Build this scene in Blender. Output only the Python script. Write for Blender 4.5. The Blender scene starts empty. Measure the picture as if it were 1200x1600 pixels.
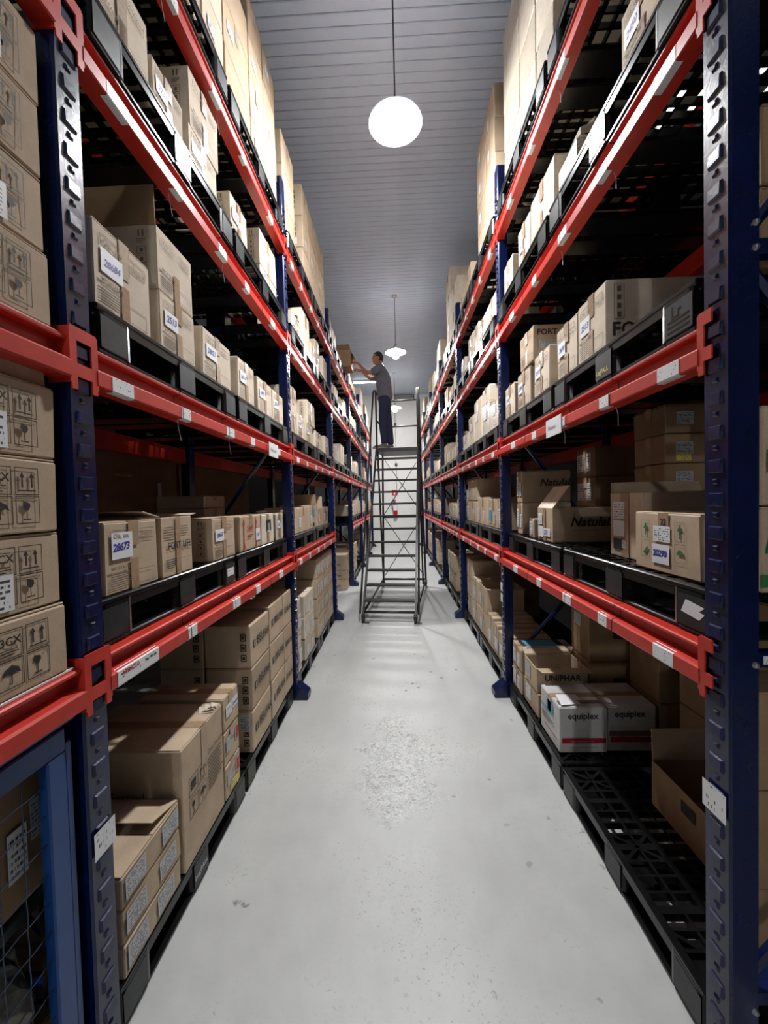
import bpy, bmesh, math, random
from mathutils import Vector, Matrix

S = bpy.context.scene
C = S.collection
PI = math.pi
rnd = random.Random(7)

# ------------------------------------------------------------------ camera
AX, BX = 0.846, 0.8355            # aisle faces of the two racks: x = -AX and x = +BX
YL, YR, BAY = 1.031, 1.0385, 2.178  # first upright and bay pitch
cam = bpy.data.cameras.new('camera')
cam.lens = 630.13 / 1600 * 36
cam.sensor_width = 36
cam.clip_start = 0.02
co = bpy.data.objects.new('camera', cam)
C.objects.link(co)
cr = Vector((0.99918404, 0.03155428, -0.02521057))
cu = Vector((0.02430166, 0.02886401, 0.9992879))
cf = Vector((-0.03225949, 0.99908518, -0.02807364))
co.matrix_world = Matrix(((cr.x, cu.x, -cf.x, 0), (cr.y, cu.y, -cf.y, 0), (cr.z, cu.z, -cf.z, 1.6), (0, 0, 0, 1)))
S.camera = co
# ------------------------------------------------------------------ world, exposure
w = bpy.data.worlds.new('world')
w.use_nodes = True
w.node_tree.nodes['Background'].inputs[0].default_value = (0.6, 0.7, 1.0, 1)
w.node_tree.nodes['Background'].inputs[1].default_value = 0.003
S.world = w
S.view_settings.view_transform = 'Standard'
S.view_settings.look = 'None'
S.view_settings.gamma = 1
S.view_settings.use_curve_mapping = False
S.view_settings.exposure = 0.98
S.cycles.use_denoising = True
S.cycles.max_bounces = 8
S.cycles.diffuse_bounces = 2
S.cycles.sample_clamp_indirect = 6
BULB = 320.0                      # radiance of the lamp bulbs
BEAM = 205.0                      # watts thrown down by each lamp's reflector
LAMPS = [(0.06, -5.5), (0.058, 3.07), (0.047, 7.7), (0.012, 12.3)]  # the first is unseen, added behind the camera to brighten near-facing sides
LAMP_Z, CEIL, WALL_Y = 4.385, 5.44, 14.75


# ------------------------------------------------------------------ materials
def srgb(r, g, b):
    f = lambda c: (c / 255 / 12.92) if c <= 10 else ((c / 255 + 0.055) / 1.055) ** 2.4
    return (f(r), f(g), f(b), 1)


class NT:
    def __init__(s, name):
        s.m = bpy.data.materials.new(name)
        s.m.use_nodes = True
        s.t = s.m.node_tree
        s.b = s.t.nodes['Principled BSDF']

    def n(s, typ, **kw):
        x = s.t.nodes.new(typ)
        for k, v in kw.items():
            if k in x.inputs.keys():
                x.inputs[k].default_value = v
            else:
                setattr(x, k, v)
        return x

    def l(s, a, b):
        s.t.links.new(a, b)

    def ramp(s, fac, stops):
        r = s.n('ShaderNodeValToRGB')
        e = r.color_ramp.elements
        while len(e) < len(stops):
            e.new(0.5)
        for i, (p, c) in enumerate(stops):
            e[i].position = p
            e[i].color = c if len(c) == 4 else (*c, 1)
        s.l(fac, r.inputs[0])
        return r.outputs[0]

    def mix(s, fac, a, b, mode='MIX'):
        m = s.n('ShaderNodeMix', data_type='RGBA', blend_type=mode)
        for sock, v in ((m.inputs['Factor'], fac), (m.inputs[6], a), (m.inputs[7], b)):
            if hasattr(v, 'is_output'):
                s.l(v, sock)
            else:
                sock.default_value = v
        return m.outputs[2]

    def bump(s, h, strength=0.2, dist=0.01):
        b = s.n('ShaderNodeBump', Strength=strength, Distance=dist)
        s.l(h, b.inputs['Height'])
        s.l(b.outputs[0], s.b.inputs['Normal'])


def simple(name, col, rough=0.5, metal=0.0, noise=0.0, nscale=30, bump=0.0):
    t = NT(name)
    t.b.inputs['Base Color'].default_value = col
    t.b.inputs['Roughness'].default_value = rough
    t.b.inputs['Metallic'].default_value = metal
    if 'plastic' in name:
        t.b.inputs['Specular IOR Level'].default_value = 0.28
    if noise or bump:
        tc = t.n('ShaderNodeTexCoord')
        nz = t.n('ShaderNodeTexNoise', Scale=nscale, Detail=4.0)
        t.l(tc.outputs['Object'], nz.inputs['Vector'])
        if noise:
            d = tuple(c * (1 - noise) for c in col[:3])
            e = tuple(min(1, c * (1 + noise)) for c in col[:3])
            t.l(t.ramp(nz.outputs[0], [(0.3, d), (0.7, e)]), t.b.inputs['Base Color'])
        if bump:
            t.bump(nz.outputs[0], bump, 0.004)
    return t.m


def cardboard(name, col, rough=0.85, coat=0.0, film=False):
    t = NT(name)
    tc = t.n('ShaderNodeTexCoord')
    oi = t.n('ShaderNodeObjectInfo')
    nz = t.n('ShaderNodeTexNoise', Scale=9.0, Detail=5.0)
    t.l(tc.outputs['Object'], nz.inputs['Vector'])
    fine = t.n('ShaderNodeTexNoise', Scale=240.0, Detail=2.0)
    t.l(tc.outputs['Object'], fine.inputs['Vector'])
    d = tuple(c * 0.86 for c in col[:3])
    e = tuple(min(1, c * 1.08) for c in col[:3])
    base = t.ramp(nz.outputs[0], [(0.3, d), (0.7, e)])
    v = t.ramp(oi.outputs['Random'], [(0.0, (0.80, 0.78, 0.76)), (0.5, (0.95, 0.94, 0.93)), (1.0, (1.0, 1.0, 1.0))])
    base = t.mix(1.0, base, v, 'MULTIPLY')
    sp = t.ramp(fine.outputs[0], [(0.35, (0.90, 0.90, 0.90)), (0.65, (1, 1, 1))])
    base = t.mix(1.0, base, sp, 'MULTIPLY')
    t.l(base, t.b.inputs['Base Color'])
    t.b.inputs['Roughness'].default_value = rough
    t.b.inputs['Specular IOR Level'].default_value = 0.25
    if film:
        wv = t.n('ShaderNodeTexNoise', Scale=4.0, Detail=6.0, Distortion=2.0)
        mp = t.n('ShaderNodeMapping')
        mp.inputs['Scale'].default_value = (3, 3, 14)
        mp.inputs['Rotation'].default_value = (0.5, 0, 0)
        t.l(tc.outputs['Object'], mp.inputs[0])
        t.l(mp.outputs[0], wv.inputs['Vector'])
        t.bump(wv.outputs[0], 0.9, 0.02)
        t.b.inputs['Coat Weight'].default_value = 0.8
        t.b.inputs['Coat Roughness'].default_value = 0.22
    else:
        wv = t.n('ShaderNodeTexWave', Scale=60.0, Distortion=0.5)
        wv.bands_direction = 'Y'
        t.l(tc.outputs['Object'], wv.inputs['Vector'])
        t.bump(wv.outputs['Fac'], 0.05, 0.002)
    return t.m


def paper(name, ink, rows=7, dens=0.5, base=(0.78, 0.79, 0.8)):
    """white sheet with rows of small illegible print, laid out on the sheet's own UV"""
    t = NT(name)
    uv = t.n('ShaderNodeUVMap')
    sx = t.n('ShaderNodeSeparateXYZ')
    t.l(uv.outputs[0], sx.inputs[0])
    mul = t.n('ShaderNodeMath', operation='MULTIPLY')
    mul.inputs[1].default_value = rows
    t.l(sx.outputs[1], mul.inputs[0])
    fr = t.n('ShaderNodeMath', operation='FRACT')
    t.l(mul.outputs[0], fr.inputs[0])
    fl = t.n('ShaderNodeMath', operation='FLOOR')
    t.l(mul.outputs[0], fl.inputs[0])
    line = t.n('ShaderNodeMath', operation='GREATER_THAN')
    line.inputs[1].default_value = 0.5
    t.l(fr.outputs[0], line.inputs[0])
    cb = t.n('ShaderNodeCombineXYZ')
    mx = t.n('ShaderNodeMath', operation='MULTIPLY')
    mx.inputs[1].default_value = 14
    t.l(sx.outputs[0], mx.inputs[0])
    t.l(mx.outputs[0], cb.inputs[0])
    my = t.n('ShaderNodeMath', operation='MULTIPLY')
    my.inputs[1].default_value = 7.3
    t.l(fl.outputs[0], my.inputs[0])
    t.l(my.outputs[0], cb.inputs[1])
    oi = t.n('ShaderNodeObjectInfo')
    mr = t.n('ShaderNodeMath', operation='MULTIPLY')
    mr.inputs[1].default_value = 90
    t.l(oi.outputs['Random'], mr.inputs[0])
    t.l(mr.outputs[0], cb.inputs[2])
    nz = t.n('ShaderNodeTexNoise', Scale=1.0, Detail=3.0)
    t.l(cb.outputs[0], nz.inputs['Vector'])
    gt = t.n('ShaderNodeMath', operation='GREATER_THAN')
    gt.inputs[1].default_value = dens
    t.l(nz.outputs[0], gt.inputs[0])
    a = t.n('ShaderNodeMath', operation='MULTIPLY')
    t.l(gt.outputs[0], a.inputs[0])
    t.l(line.outputs[0], a.inputs[1])
    # keep a clear margin
    for sock in (sx.outputs[0], sx.outputs[1]):
        c1 = t.n('ShaderNodeMath', operation='SUBTRACT')
        c1.inputs[1].default_value = 0.5
        t.l(sock, c1.inputs[0])
        c2 = t.n('ShaderNodeMath', operation='ABSOLUTE')
        t.l(c1.outputs[0], c2.inputs[0])
        c3 = t.n('ShaderNodeMath', operation='LESS_THAN')
        c3.inputs[1].default_value = 0.43
        t.l(c2.outputs[0], c3.inputs[0])
        b = t.n('ShaderNodeMath', operation='MULTIPLY')
        t.l(a.outputs[0], b.inputs[0])
        t.l(c3.outputs[0], b.inputs[1])
        a = b
    t.l(t.mix(a.outputs[0], (*base, 1), ink), t.b.inputs['Base Color'])
    t.b.inputs['Roughness'].default_value = 0.45
    return t.m


M = {}
M['kraft'] = cardboard('kraft_cardboard', srgb(202, 180, 154))
M['light'] = cardboard('lit_pale_cardboard', srgb(224, 210, 190))  # pale kraft; on the upper shelves it paints in strong lamp light
M['dark'] = cardboard('brown_shaded_cardboard', srgb(160, 131, 101))  # brown kraft; on rear cartons its dark tone paints in shade
M['white'] = cardboard('white_cardboard', srgb(222, 222, 220), 0.6)
M['film'] = cardboard('film_wrapped_cardboard', srgb(204, 192, 172), 0.5, film=True)
M['inside'] = simple('cardboard_inside', srgb(120, 94, 68), 0.9)
M['tape'] = simple('brown_tape', srgb(168, 140, 112), 0.25, noise=0.12, nscale=60)
M['tapeclear'] = simple('clear_tape', srgb(196, 180, 160), 0.18, noise=0.1, nscale=60)
M['ink'] = simple('black_print', (0.022, 0.018, 0.015, 1), 0.7)
M['inksoft'] = simple('faint_print', (0.16, 0.12, 0.085, 1), 0.8)
M['inkgrey'] = simple('grey_green_print', (0.045, 0.052, 0.046, 1), 0.8)
M['inkred'] = simple('red_print', srgb(176, 52, 42), 0.7)
M['inkcrimson'] = simple('crimson_print', srgb(170, 22, 44), 0.6)
M['inkgreen'] = simple('green_print', srgb(40, 110, 62), 0.7)
M['inkcyan'] = simple('cyan_print', srgb(70, 150, 185), 0.6)
M['pen'] = simple('blue_marker', (0.025, 0.03, 0.30, 1), 0.5)
M['sheet'] = paper('printed_label', (0.06, 0.06, 0.07, 1))
M['sheetfew'] = paper('location_label', (0.05, 0.05, 0.06, 1), rows=4, dens=0.6)
M['sheetplain'] = simple('white_paper', (0.78, 0.79, 0.82, 1), 0.5)
M['sheetgrey'] = paper('grey_label', (0.1, 0.1, 0.11, 1), rows=9, dens=0.48, base=(0.5, 0.51, 0.53))
M['yellow'] = paper('yellow_label', (0.1, 0.09, 0.03, 1), rows=4, base=(0.72, 0.62, 0.12))
M['barcode'] = simple('dark_label', (0.03, 0.03, 0.035, 1), 0.5)
M['blackp'] = simple('black_plastic', (0.007, 0.0075, 0.008, 1), 0.24, noise=0.35, nscale=14, bump=0.05)
M['greyblk'] = simple('worn_black_plastic', (0.026, 0.028, 0.03, 1), 0.4, noise=0.3, nscale=20)
M['red'] = simple('red_paint', srgb(194, 48, 34), 0.36, noise=0.10, nscale=18, bump=0.04)
M['clip'] = simple('dark_clip', (0.03, 0.012, 0.012, 1), 0.5)
M['steel'] = simple('galvanised_steel', (0.5, 0.5, 0.5, 1), 0.35, 0.9)
M['ladder'] = simple('dark_grey_paint', srgb(40, 40, 40), 0.4, noise=0.15, nscale=25)
M['rubber'] = simple('black_rubber', (0.012, 0.012, 0.012, 1), 0.7)
M['wire'] = simple('dull_wire', srgb(60, 72, 92), 0.4, 0.5)
M['cage'] = simple('cage_blue_paint', srgb(16, 62, 124), 0.38, noise=0.12, nscale=12, bump=0.05)
M['board'] = simple('white_shelf_board', (0.72, 0.72, 0.70, 1), 0.5)
M['skin'] = simple('skin', srgb(150, 105, 80), 0.55)
M['shirt'] = simple('grey_shirt_fabric', srgb(98, 98, 108), 0.9, noise=0.12, nscale=40)
M['trousers'] = simple('navy_trouser_fabric', srgb(36, 42, 68), 0.9, noise=0.15, nscale=40)
M['hair'] = simple('dark_hair', srgb(36, 29, 26), 0.8)
M['shoe'] = simple('grey_shoe', srgb(92, 92, 90), 0.7)
M['sole'] = simple('pale_sole', srgb(150, 150, 146), 0.7)
M['extred'] = simple('extinguisher_red', srgb(185, 22, 26), 0.35)
M['signred'] = simple('sign_red', srgb(190, 60, 60), 0.5)
M['cordm'] = simple('lamp_cord_black', (0.02, 0.02, 0.025, 1), 0.6)
M['vent'] = simple('vent_dark', (0.03, 0.03, 0.035, 1), 0.6)
M['bag'] = simple('dull_grey_sack', (0.075, 0.075, 0.062, 1), 0.6, noise=0.3, nscale=12, bump=0.4)
M['plaid'] = simple('blue_plastic_sack', srgb(30, 70, 150), 0.45, noise=0.3, nscale=10, bump=0.4)


def blue_paint():
    t = NT('blue_paint')
    tc = t.n('ShaderNodeTexCoord')
    nz = t.n('ShaderNodeTexNoise', Scale=7.0, Detail=8.0, Roughness=0.7)
    t.l(tc.outputs['Object'], nz.inputs['Vector'])
    base = t.ramp(nz.outputs[0], [(0.35, srgb(4, 17, 56)), (0.7, srgb(9, 25, 72))])
    sc = t.n('ShaderNodeTexNoise', Scale=38.0, Detail=6.0, Distortion=1.5)
    t.l(tc.outputs['Object'], sc.inputs['Vector'])
    worn = t.ramp(sc.outputs[0], [(0.72, (0, 0, 0)), (0.80, (1, 1, 1))])
    t.l(t.mix(worn, base, srgb(80, 86, 108)), t.b.inputs['Base Color'])
    t.b.inputs['Roughness'].default_value = 0.24
    t.bump(sc.outputs[0], 0.12, 0.004)
    return t.m


M['blue'] = blue_paint()


def floor_mat():
    t = NT('grey_epoxy_floor')
    tc = t.n('ShaderNodeTexCoord')
    big = t.n('ShaderNodeTexNoise', Scale=1.1, Detail=6.0, Roughness=0.6)
    t.l(tc.outputs['Object'], big.inputs['Vector'])
    base = t.ramp(big.outputs[0], [(0.3, srgb(176, 177, 175)), (0.72, srgb(199, 200, 196))])
    mid = t.n('ShaderNodeTexNoise', Scale=9.0, Detail=9.0, Roughness=0.75)
    t.l(tc.outputs['Object'], mid.inputs['Vector'])
    base = t.mix(1.0, base, t.ramp(mid.outputs[0], [(0.3, (0.93, 0.93, 0.93)), (0.6, (1, 1, 1))]), 'MULTIPLY')
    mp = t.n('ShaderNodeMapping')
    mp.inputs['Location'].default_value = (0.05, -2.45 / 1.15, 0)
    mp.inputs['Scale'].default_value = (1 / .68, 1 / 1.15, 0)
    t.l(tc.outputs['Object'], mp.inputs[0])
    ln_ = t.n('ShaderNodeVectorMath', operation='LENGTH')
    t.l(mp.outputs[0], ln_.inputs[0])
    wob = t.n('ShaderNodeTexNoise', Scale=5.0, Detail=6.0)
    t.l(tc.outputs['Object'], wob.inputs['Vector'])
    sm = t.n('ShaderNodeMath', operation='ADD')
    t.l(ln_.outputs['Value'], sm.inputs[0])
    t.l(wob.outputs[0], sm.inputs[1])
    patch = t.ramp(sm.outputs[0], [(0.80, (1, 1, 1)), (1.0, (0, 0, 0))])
    chip = t.ramp(sm.outputs[0], [(0.9, (.8, .8, .8)), (1.25, (0, 0, 0))])
    # chipped dark spots, irregular, thinned out by a second noise
    vo = t.n('ShaderNodeTexVoronoi', Scale=7.0, Randomness=1.0)
    wp = t.n('ShaderNodeTexNoise', Scale=26.0, Detail=3.0)
    t.l(tc.outputs['Object'], wp.inputs['Vector'])
    ad = t.n('ShaderNodeMixRGB', blend_type='ADD')
    ad.inputs[0].default_value = 0.06
    t.l(tc.outputs['Object'], ad.inputs[1])
    t.l(wp.outputs[1], ad.inputs[2])
    t.l(ad.outputs[0], vo.inputs['Vector'])
    spot = t.ramp(vo.outputs['Distance'], [(0.06, (1, 1, 1)), (0.13, (0, 0, 0))])
    thin = t.n('ShaderNodeTexNoise', Scale=2.3, Detail=2.0)
    t.l(tc.outputs['Object'], thin.inputs['Vector'])
    tm = t.ramp(thin.outputs[0], [(0.49, (0, 0, 0)), (0.56, (1, 1, 1))])
    f = t.mix(1.0, spot, t.mix(1.0, tm, chip, 'LIGHTEN'), 'MULTIPLY')
    base = t.mix(f, base, srgb(118, 120, 116))
    # worn patch with fine scratches
    scr = t.n('ShaderNodeTexNoise', Scale=60.0, Detail=6.0, Distortion=1.2)
    t.l(tc.outputs['Object'], scr.inputs['Vector'])
    ln = t.ramp(scr.outputs[0], [(0.60, (0, 0, 0)), (0.68, (1, 1, 1))])
    gt = t.ramp(big.outputs[0], [(0.47, (0, 0, 0)), (0.56, (0.9, 0.9, 0.9))])
    base = t.mix(t.mix(1.0, ln, gt, 'MULTIPLY'), base, srgb(150, 151, 147))
    # trampled patch in the middle of the near aisle
    mk = t.n('ShaderNodeTexNoise', Scale=34.0, Detail=8.0, Roughness=0.7, Distortion=1.8)
    t.l(tc.outputs['Object'], mk.inputs['Vector'])
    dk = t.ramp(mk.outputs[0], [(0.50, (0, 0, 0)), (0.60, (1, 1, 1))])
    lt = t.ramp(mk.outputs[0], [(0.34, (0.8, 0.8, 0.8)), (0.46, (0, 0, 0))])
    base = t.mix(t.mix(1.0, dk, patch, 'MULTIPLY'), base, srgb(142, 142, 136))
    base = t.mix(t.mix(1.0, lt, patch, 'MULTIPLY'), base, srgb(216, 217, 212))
    t.l(base, t.b.inputs['Base Color'])
    t.l(t.ramp(mid.outputs[0], [(0.3, (0.34,) * 3), (0.7, (0.48,) * 3)]), t.b.inputs['Roughness'])
    t.bump(mid.outputs[0], 0.12, 0.006)
    return t.m


M['floor'] = floor_mat()
M['ceil'] = simple('ceiling_strip_paint', srgb(214, 231, 252), 0.55, noise=0.05, nscale=3)
M['walldark'] = simple('dark_bounce_stop', (0.03, 0.03, 0.032, 1), 0.8)  # near-black, put in so unseen side walls bounce no light into the racks
M['wallp'] = simple('white_wall_paint', srgb(226, 226, 222), 0.7, noise=0.04, nscale=2)


def emit(name, col, strength):
    t = NT(name)
    t.b.inputs['Base Color'].default_value = (0.8, 0.8, 0.8, 1)
    t.b.inputs['Emission Color'].default_value = col
    t.b.inputs['Emission Strength'].default_value = strength
    return t.m


M['bulb'] = emit('lamp_bulb_glow', (0.97, 0.985, 1.0, 1), BULB)
M['tube'] = emit('tube_light_glow', (0.95, 0.98, 1.0, 1), 12.0)


def shade_mat():
    t = NT('opal_shade')
    tr = t.n('ShaderNodeBsdfTranslucent')
    tr.inputs[0].default_value = (0.9, 0.93, 0.97, 1)
    mx = t.n('ShaderNodeMixShader')
    mx.inputs[0].default_value = 0.7
    t.b.inputs['Base Color'].default_value = (0.88, 0.9, 0.92, 1)
    t.b.inputs['Roughness'].default_value = 0.4
    out = t.t.nodes['Material Output']
    t.l(t.b.outputs[0], mx.inputs[1])
    t.l(tr.outputs[0], mx.inputs[2])
    t.l(mx.outputs[0], out.inputs[0])
    return t.m


M['shade'] = shade_mat()


# ------------------------------------------------------------------ mesh building
def _template():
    vs = []
    for sx in (-1, 1):
        for sy in (-1, 1):
            for sz in (-1, 1):
                for ax in range(3):
                    vs.append((sx, sy, sz, ax))
    bm = bmesh.new()
    for (sx, sy, sz, ax) in vs:
        k = [0.8, 0.8, 0.8]
        k[ax] = 1.0
        bm.verts.new((sx * k[0], sy * k[1], sz * k[2]))
    bm.verts.ensure_lookup_table()
    bm.verts.index_update()
    bmesh.ops.convex_hull(bm, input=bm.verts)
    bmesh.ops.dissolve_limit(bm, angle_limit=0.01, verts=bm.verts, edges=bm.edges)
    bm.verts.index_update()
    bmesh.ops.recalc_face_normals(bm, faces=bm.faces)
    order = sorted(bm.verts, key=lambda v: v.index)
    names = []
    for v in order:
        best = min(range(24), key=lambda i: sum((a - b) ** 2 for a, b in zip(v.co, [vs[i][j] * (1.0 if vs[i][3] == j else 0.8) for j in range(3)])))
        names.append(vs[best])
    fs = [[v.index for v in f.verts] for f in bm.faces]
    bm.free()
    return names, fs


TV, TF = _template()
QB = [(0, 3, 2, 1), (4, 5, 6, 7), (0, 1, 5, 4), (1, 2, 6, 5), (2, 3, 7, 6), (3, 0, 4, 7)]


class MB:
    def __init__(s):
        s.v, s.f, s.mi, s.cur = [], [], [], 0
        s.uv = None

    def box(s, x0, x1, y0, y1, z0, z1):
        b = len(s.v)
        s.v += [(x0, y0, z0), (x1, y0, z0), (x1, y1, z0), (x0, y1, z0), (x0, y0, z1), (x1, y0, z1), (x1, y1, z1), (x0, y1, z1)]
        s.f += [tuple(i + b for i in q) for q in QB]
        s.mi += [s.cur] * 6
        return s

    def cbox(s, x0, x1, y0, y1, z0, z1, c=0.004, jit=0.0, r=None):
        b = len(s.v)
        cx, cy, cz = (x0 + x1) / 2, (y0 + y1) / 2, (z0 + z1) / 2
        hx, hy, hz = (x1 - x0) / 2, (y1 - y0) / 2, (z1 - z0) / 2
        off = {}
        for (a, d, e, ax) in TV:
            if jit:
                off.setdefault((a, d, e), tuple(r.uniform(-jit, jit) for _ in range(3)))
            o = off.get((a, d, e), (0, 0, 0))
            s.v.append((cx + a * (hx - (0 if ax == 0 else c)) + o[0], cy + d * (hy - (0 if ax == 1 else c)) + o[1], cz + e * (hz - (0 if ax == 2 else c)) + o[2] * (1 if e > 0 else 0)))
        s.f += [tuple(i + b for i in q) for q in TF]
        s.mi += [s.cur] * len(TF)
        return s

    def prism(s, poly, axis, t0, t1):
        """extrude a closed 2-D polygon along axis 'x','y' or 'z' (poly gives the two other axes in order)"""
        n = len(poly)
        b = len(s.v)
        for t in (t0, t1):
            for (p, q) in poly:
                s.v.append({'x': (t, p, q), 'y': (p, t, q), 'z': (p, q, t)}[axis])
        s.f.append(tuple(b + i for i in reversed(range(n))))
        s.f.append(tuple(b + n + i for i in range(n)))
        for i in range(n):
            j = (i + 1) % n
            s.f.append((b + i, b + j, b + n + j, b + n + i))
        s.mi += [s.cur] * (n + 2)
        return s

    def tube(s, pts, r, n=8, caps=True):
        pts = [Vector(p) for p in pts]
        b = len(s.v)
        rs = r if isinstance(r, (list, tuple)) else [r] * len(pts)
        up = None
        for i, p in enumerate(pts):
            d = (pts[min(i + 1, len(pts) - 1)] - pts[max(i - 1, 0)]).normalized()
            if up is None:
                up = Vector((0, 0, 1)) if abs(d.z) < 0.9 else Vector((1, 0, 0))
            x = d.cross(up).normalized()
            y = x.cross(d).normalized()
            up = y
            for k in range(n):
                a = 2 * PI * k / n
                s.v.append(tuple(p + (x * math.cos(a) + y * math.sin(a)) * rs[i]))
        for i in range(len(pts) - 1):
            for k in range(n):
                j = (k + 1) % n
                s.f.append((b + i * n + k, b + i * n + j, b + (i + 1) * n + j, b + (i + 1) * n + k))
                s.mi.append(s.cur)
        if caps:
            s.f.append(tuple(b + k for k in reversed(range(n))))
            e = b + (len(pts) - 1) * n
            s.f.append(tuple(e + k for k in range(n)))
            s.mi += [s.cur] * 2
        return s

    def lathe(s, prof, n=24, cx=0, cy=0):
        b = len(s.v)
        for (r, z) in prof:
            for k in range(n):
                a = 2 * PI * k / n
                s.v.append((cx + r * math.cos(a), cy + r * math.sin(a), z))
        for i in range(len(prof) - 1):
            for k in range(n):
                j = (k + 1) % n
                s.f.append((b + i * n + k, b + i * n + j, b + (i + 1) * n + j, b + (i + 1) * n + k))
                s.mi.append(s.cur)
        return s

    def quad(s, *p):
        b = len(s.v)
        s.v += [tuple(q) for q in p]
        s.f.append(tuple(range(b, b + len(p))))
        s.mi.append(s.cur)
        return s

    def rotz(s, i0, ang, cx=0, cy=0):
        c, d = math.cos(ang), math.sin(ang)
        for i in range(i0, len(s.v)):
            x, y, z = s.v[i]
            x -= cx
            y -= cy
            s.v[i] = (cx + c * x - d * y, cy + d * x + c * y, z)
        return s

    def mesh(s, name, mats, smooth=False):
        me = bpy.data.meshes.new(name)
        me.from_pydata(s.v, [], s.f)
        for m in (mats if isinstance(mats, (list, tuple)) else [mats]):
            me.materials.append(m)
        if any(s.mi):
            me.polygons.foreach_set('material_index', s.mi)
        if smooth:
            me.polygons.foreach_set('use_smooth', [True] * len(me.polygons))
        me.update()
        return me


def link(name, data, parent=None, loc=None, rz=0.0, mat=None):
    o = bpy.data.objects.new(name, data)
    C.objects.link(o)
    if parent is not None:
        o.parent = parent
    if mat is not None:
        o.matrix_local = mat
    else:
        if loc is not None:
            o.location = loc
        if rz:
            o.rotation_euler = (0, 0, rz)
    return o


def thing(name, label, cat, loc=(0, 0, 0), rz=0.0, group=None, data=None):
    o = link(name, data, None, loc, rz)
    o['label'] = label
    o['category'] = cat
    if group:
        o['group'] = group
    return o


def struct(name, me, loc=None, parent=None):
    o = link(name, me, parent, loc)
    o['kind'] = 'structure'
    return o


ORD = ['zeroth', 'first', 'second', 'third', 'fourth', 'fifth', 'sixth', 'seventh', 'eighth', 'ninth', 'tenth', 'eleventh', 'twelfth', 'thirteenth', 'fourteenth', 'fifteenth', 'sixteenth']
LEV = ['floor pallets', 'first shelf', 'second shelf', 'third shelf', 'top shelf']
SIDE = {'L': 'left-side', 'R': 'right-side'}
ZL = {'L': [0.0, 1.178, 2.049, 2.937, 3.687], 'R': [0.0, 1.178, 2.049, 2.935, 3.722]}
PH = 0.145                        # pallet height


def bayname(side, bay):
    return 'caged left-side bay' if (side == 'L' and bay == 0) else '%s %s bay' % (ORD[bay], SIDE[side])


def rackpos(side, k, span=0.09):
    """origin and turn for things modelled as on the left rack: local +x to the aisle, local y along it"""
    if side == 'L':
        return (-AX, YL + k * BAY, 0.0), 0.0
    return (BX, YR + k * BAY + span, 0.0), PI


# ------------------------------------------------------------------ the setting
fl = MB().box(-3.1, 3.1, -6, WALL_Y, -0.1, 0).mesh('floor', M['floor'])
struct('floor', fl)
ceil = struct('ceiling', MB().box(-3.1, 3.1, -6, WALL_Y, CEIL + 0.02, CEIL + 0.1).mesh('ceiling', M['ceil']))
strip = MB()
strip.prism([(0.002, CEIL + 0.019), (0.002, CEIL + 0.006), (0.008, CEIL), (0.087, CEIL), (0.093, CEIL + 0.006), (0.093, CEIL + 0.019)], 'x', -2.6, 2.6)
sme = strip.mesh('ceiling_strip', M['ceil'])
for i in range(138):
    link('ceiling_strip', sme, ceil, (0, 1.55 + i * 0.0955, 0))
struct('wall_back', MB().box(-3.1, 3.1, WALL_Y, WALL_Y + 0.1, 0, CEIL + 0.1).mesh('wall', M['wallp']))
struct('wall_left', MB().box(-3.1, -3.0, -6, WALL_Y, 0, CEIL + 0.02).mesh('wall', M['walldark']))
struct('wall_right', MB().box(3.0, 3.1, -6, WALL_Y, 0, CEIL + 0.02).mesh('wall', M['walldark']))
struct('wall_front', MB().box(-3.1, 3.1, -6.1, -6, 0, CEIL + 0.1).mesh('wall', M['wallp']))

# ------------------------------------------------------------------ lamps
shp = [(0.028, 0.075), (0.05, 0.07), (0.09, 0.055), (0.15, 0.032), (0.196, 0.01), (0.2, 0.0), (0.194, 0.003), (0.148, 0.024), (0.088, 0.047), (0.045, 0.06)]
shade_me = MB().lathe(shp, 40).mesh('lamp_shade', M['shade'], True)
bulb_me = MB().lathe([(0.001, -0.105), (0.03, -0.098), (0.055, -0.075), (0.068, -0.04), (0.066, -0.005), (0.052, 0.03), (0.034, 0.06), (0.026, 0.085)], 20).mesh('bulb', M['bulb'], True)
sock_me = MB().lathe([(0.001, 0.16), (0.02, 0.16), (0.028, 0.145), (0.028, 0.09), (0.026, 0.055), (0.001, 0.055)], 16).mesh('lamp_socket', M['steel'], True)
cord_me = MB().tube([(0, 0, 0.155), (0, 0, CEIL - LAMP_Z)], 0.006, 6).mesh('cord', M['cordm'])
rose_me = MB().lathe([(0.05, CEIL - LAMP_Z), (0.05, CEIL - LAMP_Z - 0.02), (0.02, CEIL - LAMP_Z - 0.04), (0.001, CEIL - LAMP_Z - 0.04)], 16).mesh('ceiling_rose', M['steel'])
lampword = ['added unseen pendant lamp behind the camera', 'large glowing white pendant lamp hanging in the near aisle', 'glowing pendant lamp just above the worker', 'small distant pendant lamp beyond the worker']
for i, (x, y) in enumerate(LAMPS):
    t = thing('pendant_lamp', lampword[i], 'lamp', (x, y, LAMP_Z), 0, 'pendant lamps over the aisle')
    link('cord', cord_me, t)
    link('ceiling_rose', rose_me, t)
    link('lamp_socket', sock_me, t)
    link('lamp_shade', shade_me, t)
    link('bulb', bulb_me, t, (0, 0, -0.012))
    ld = bpy.data.lights.new('lamp_beam', 'SPOT')
    ld.energy, ld.spot_size, ld.spot_blend, ld.shadow_soft_size = BEAM, math.radians(160), 1.0, 0.06
    ld.color = (0.98, 0.985, 1.0)
    link('lamp_beam', ld, t, (0, 0, -0.13))
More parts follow.
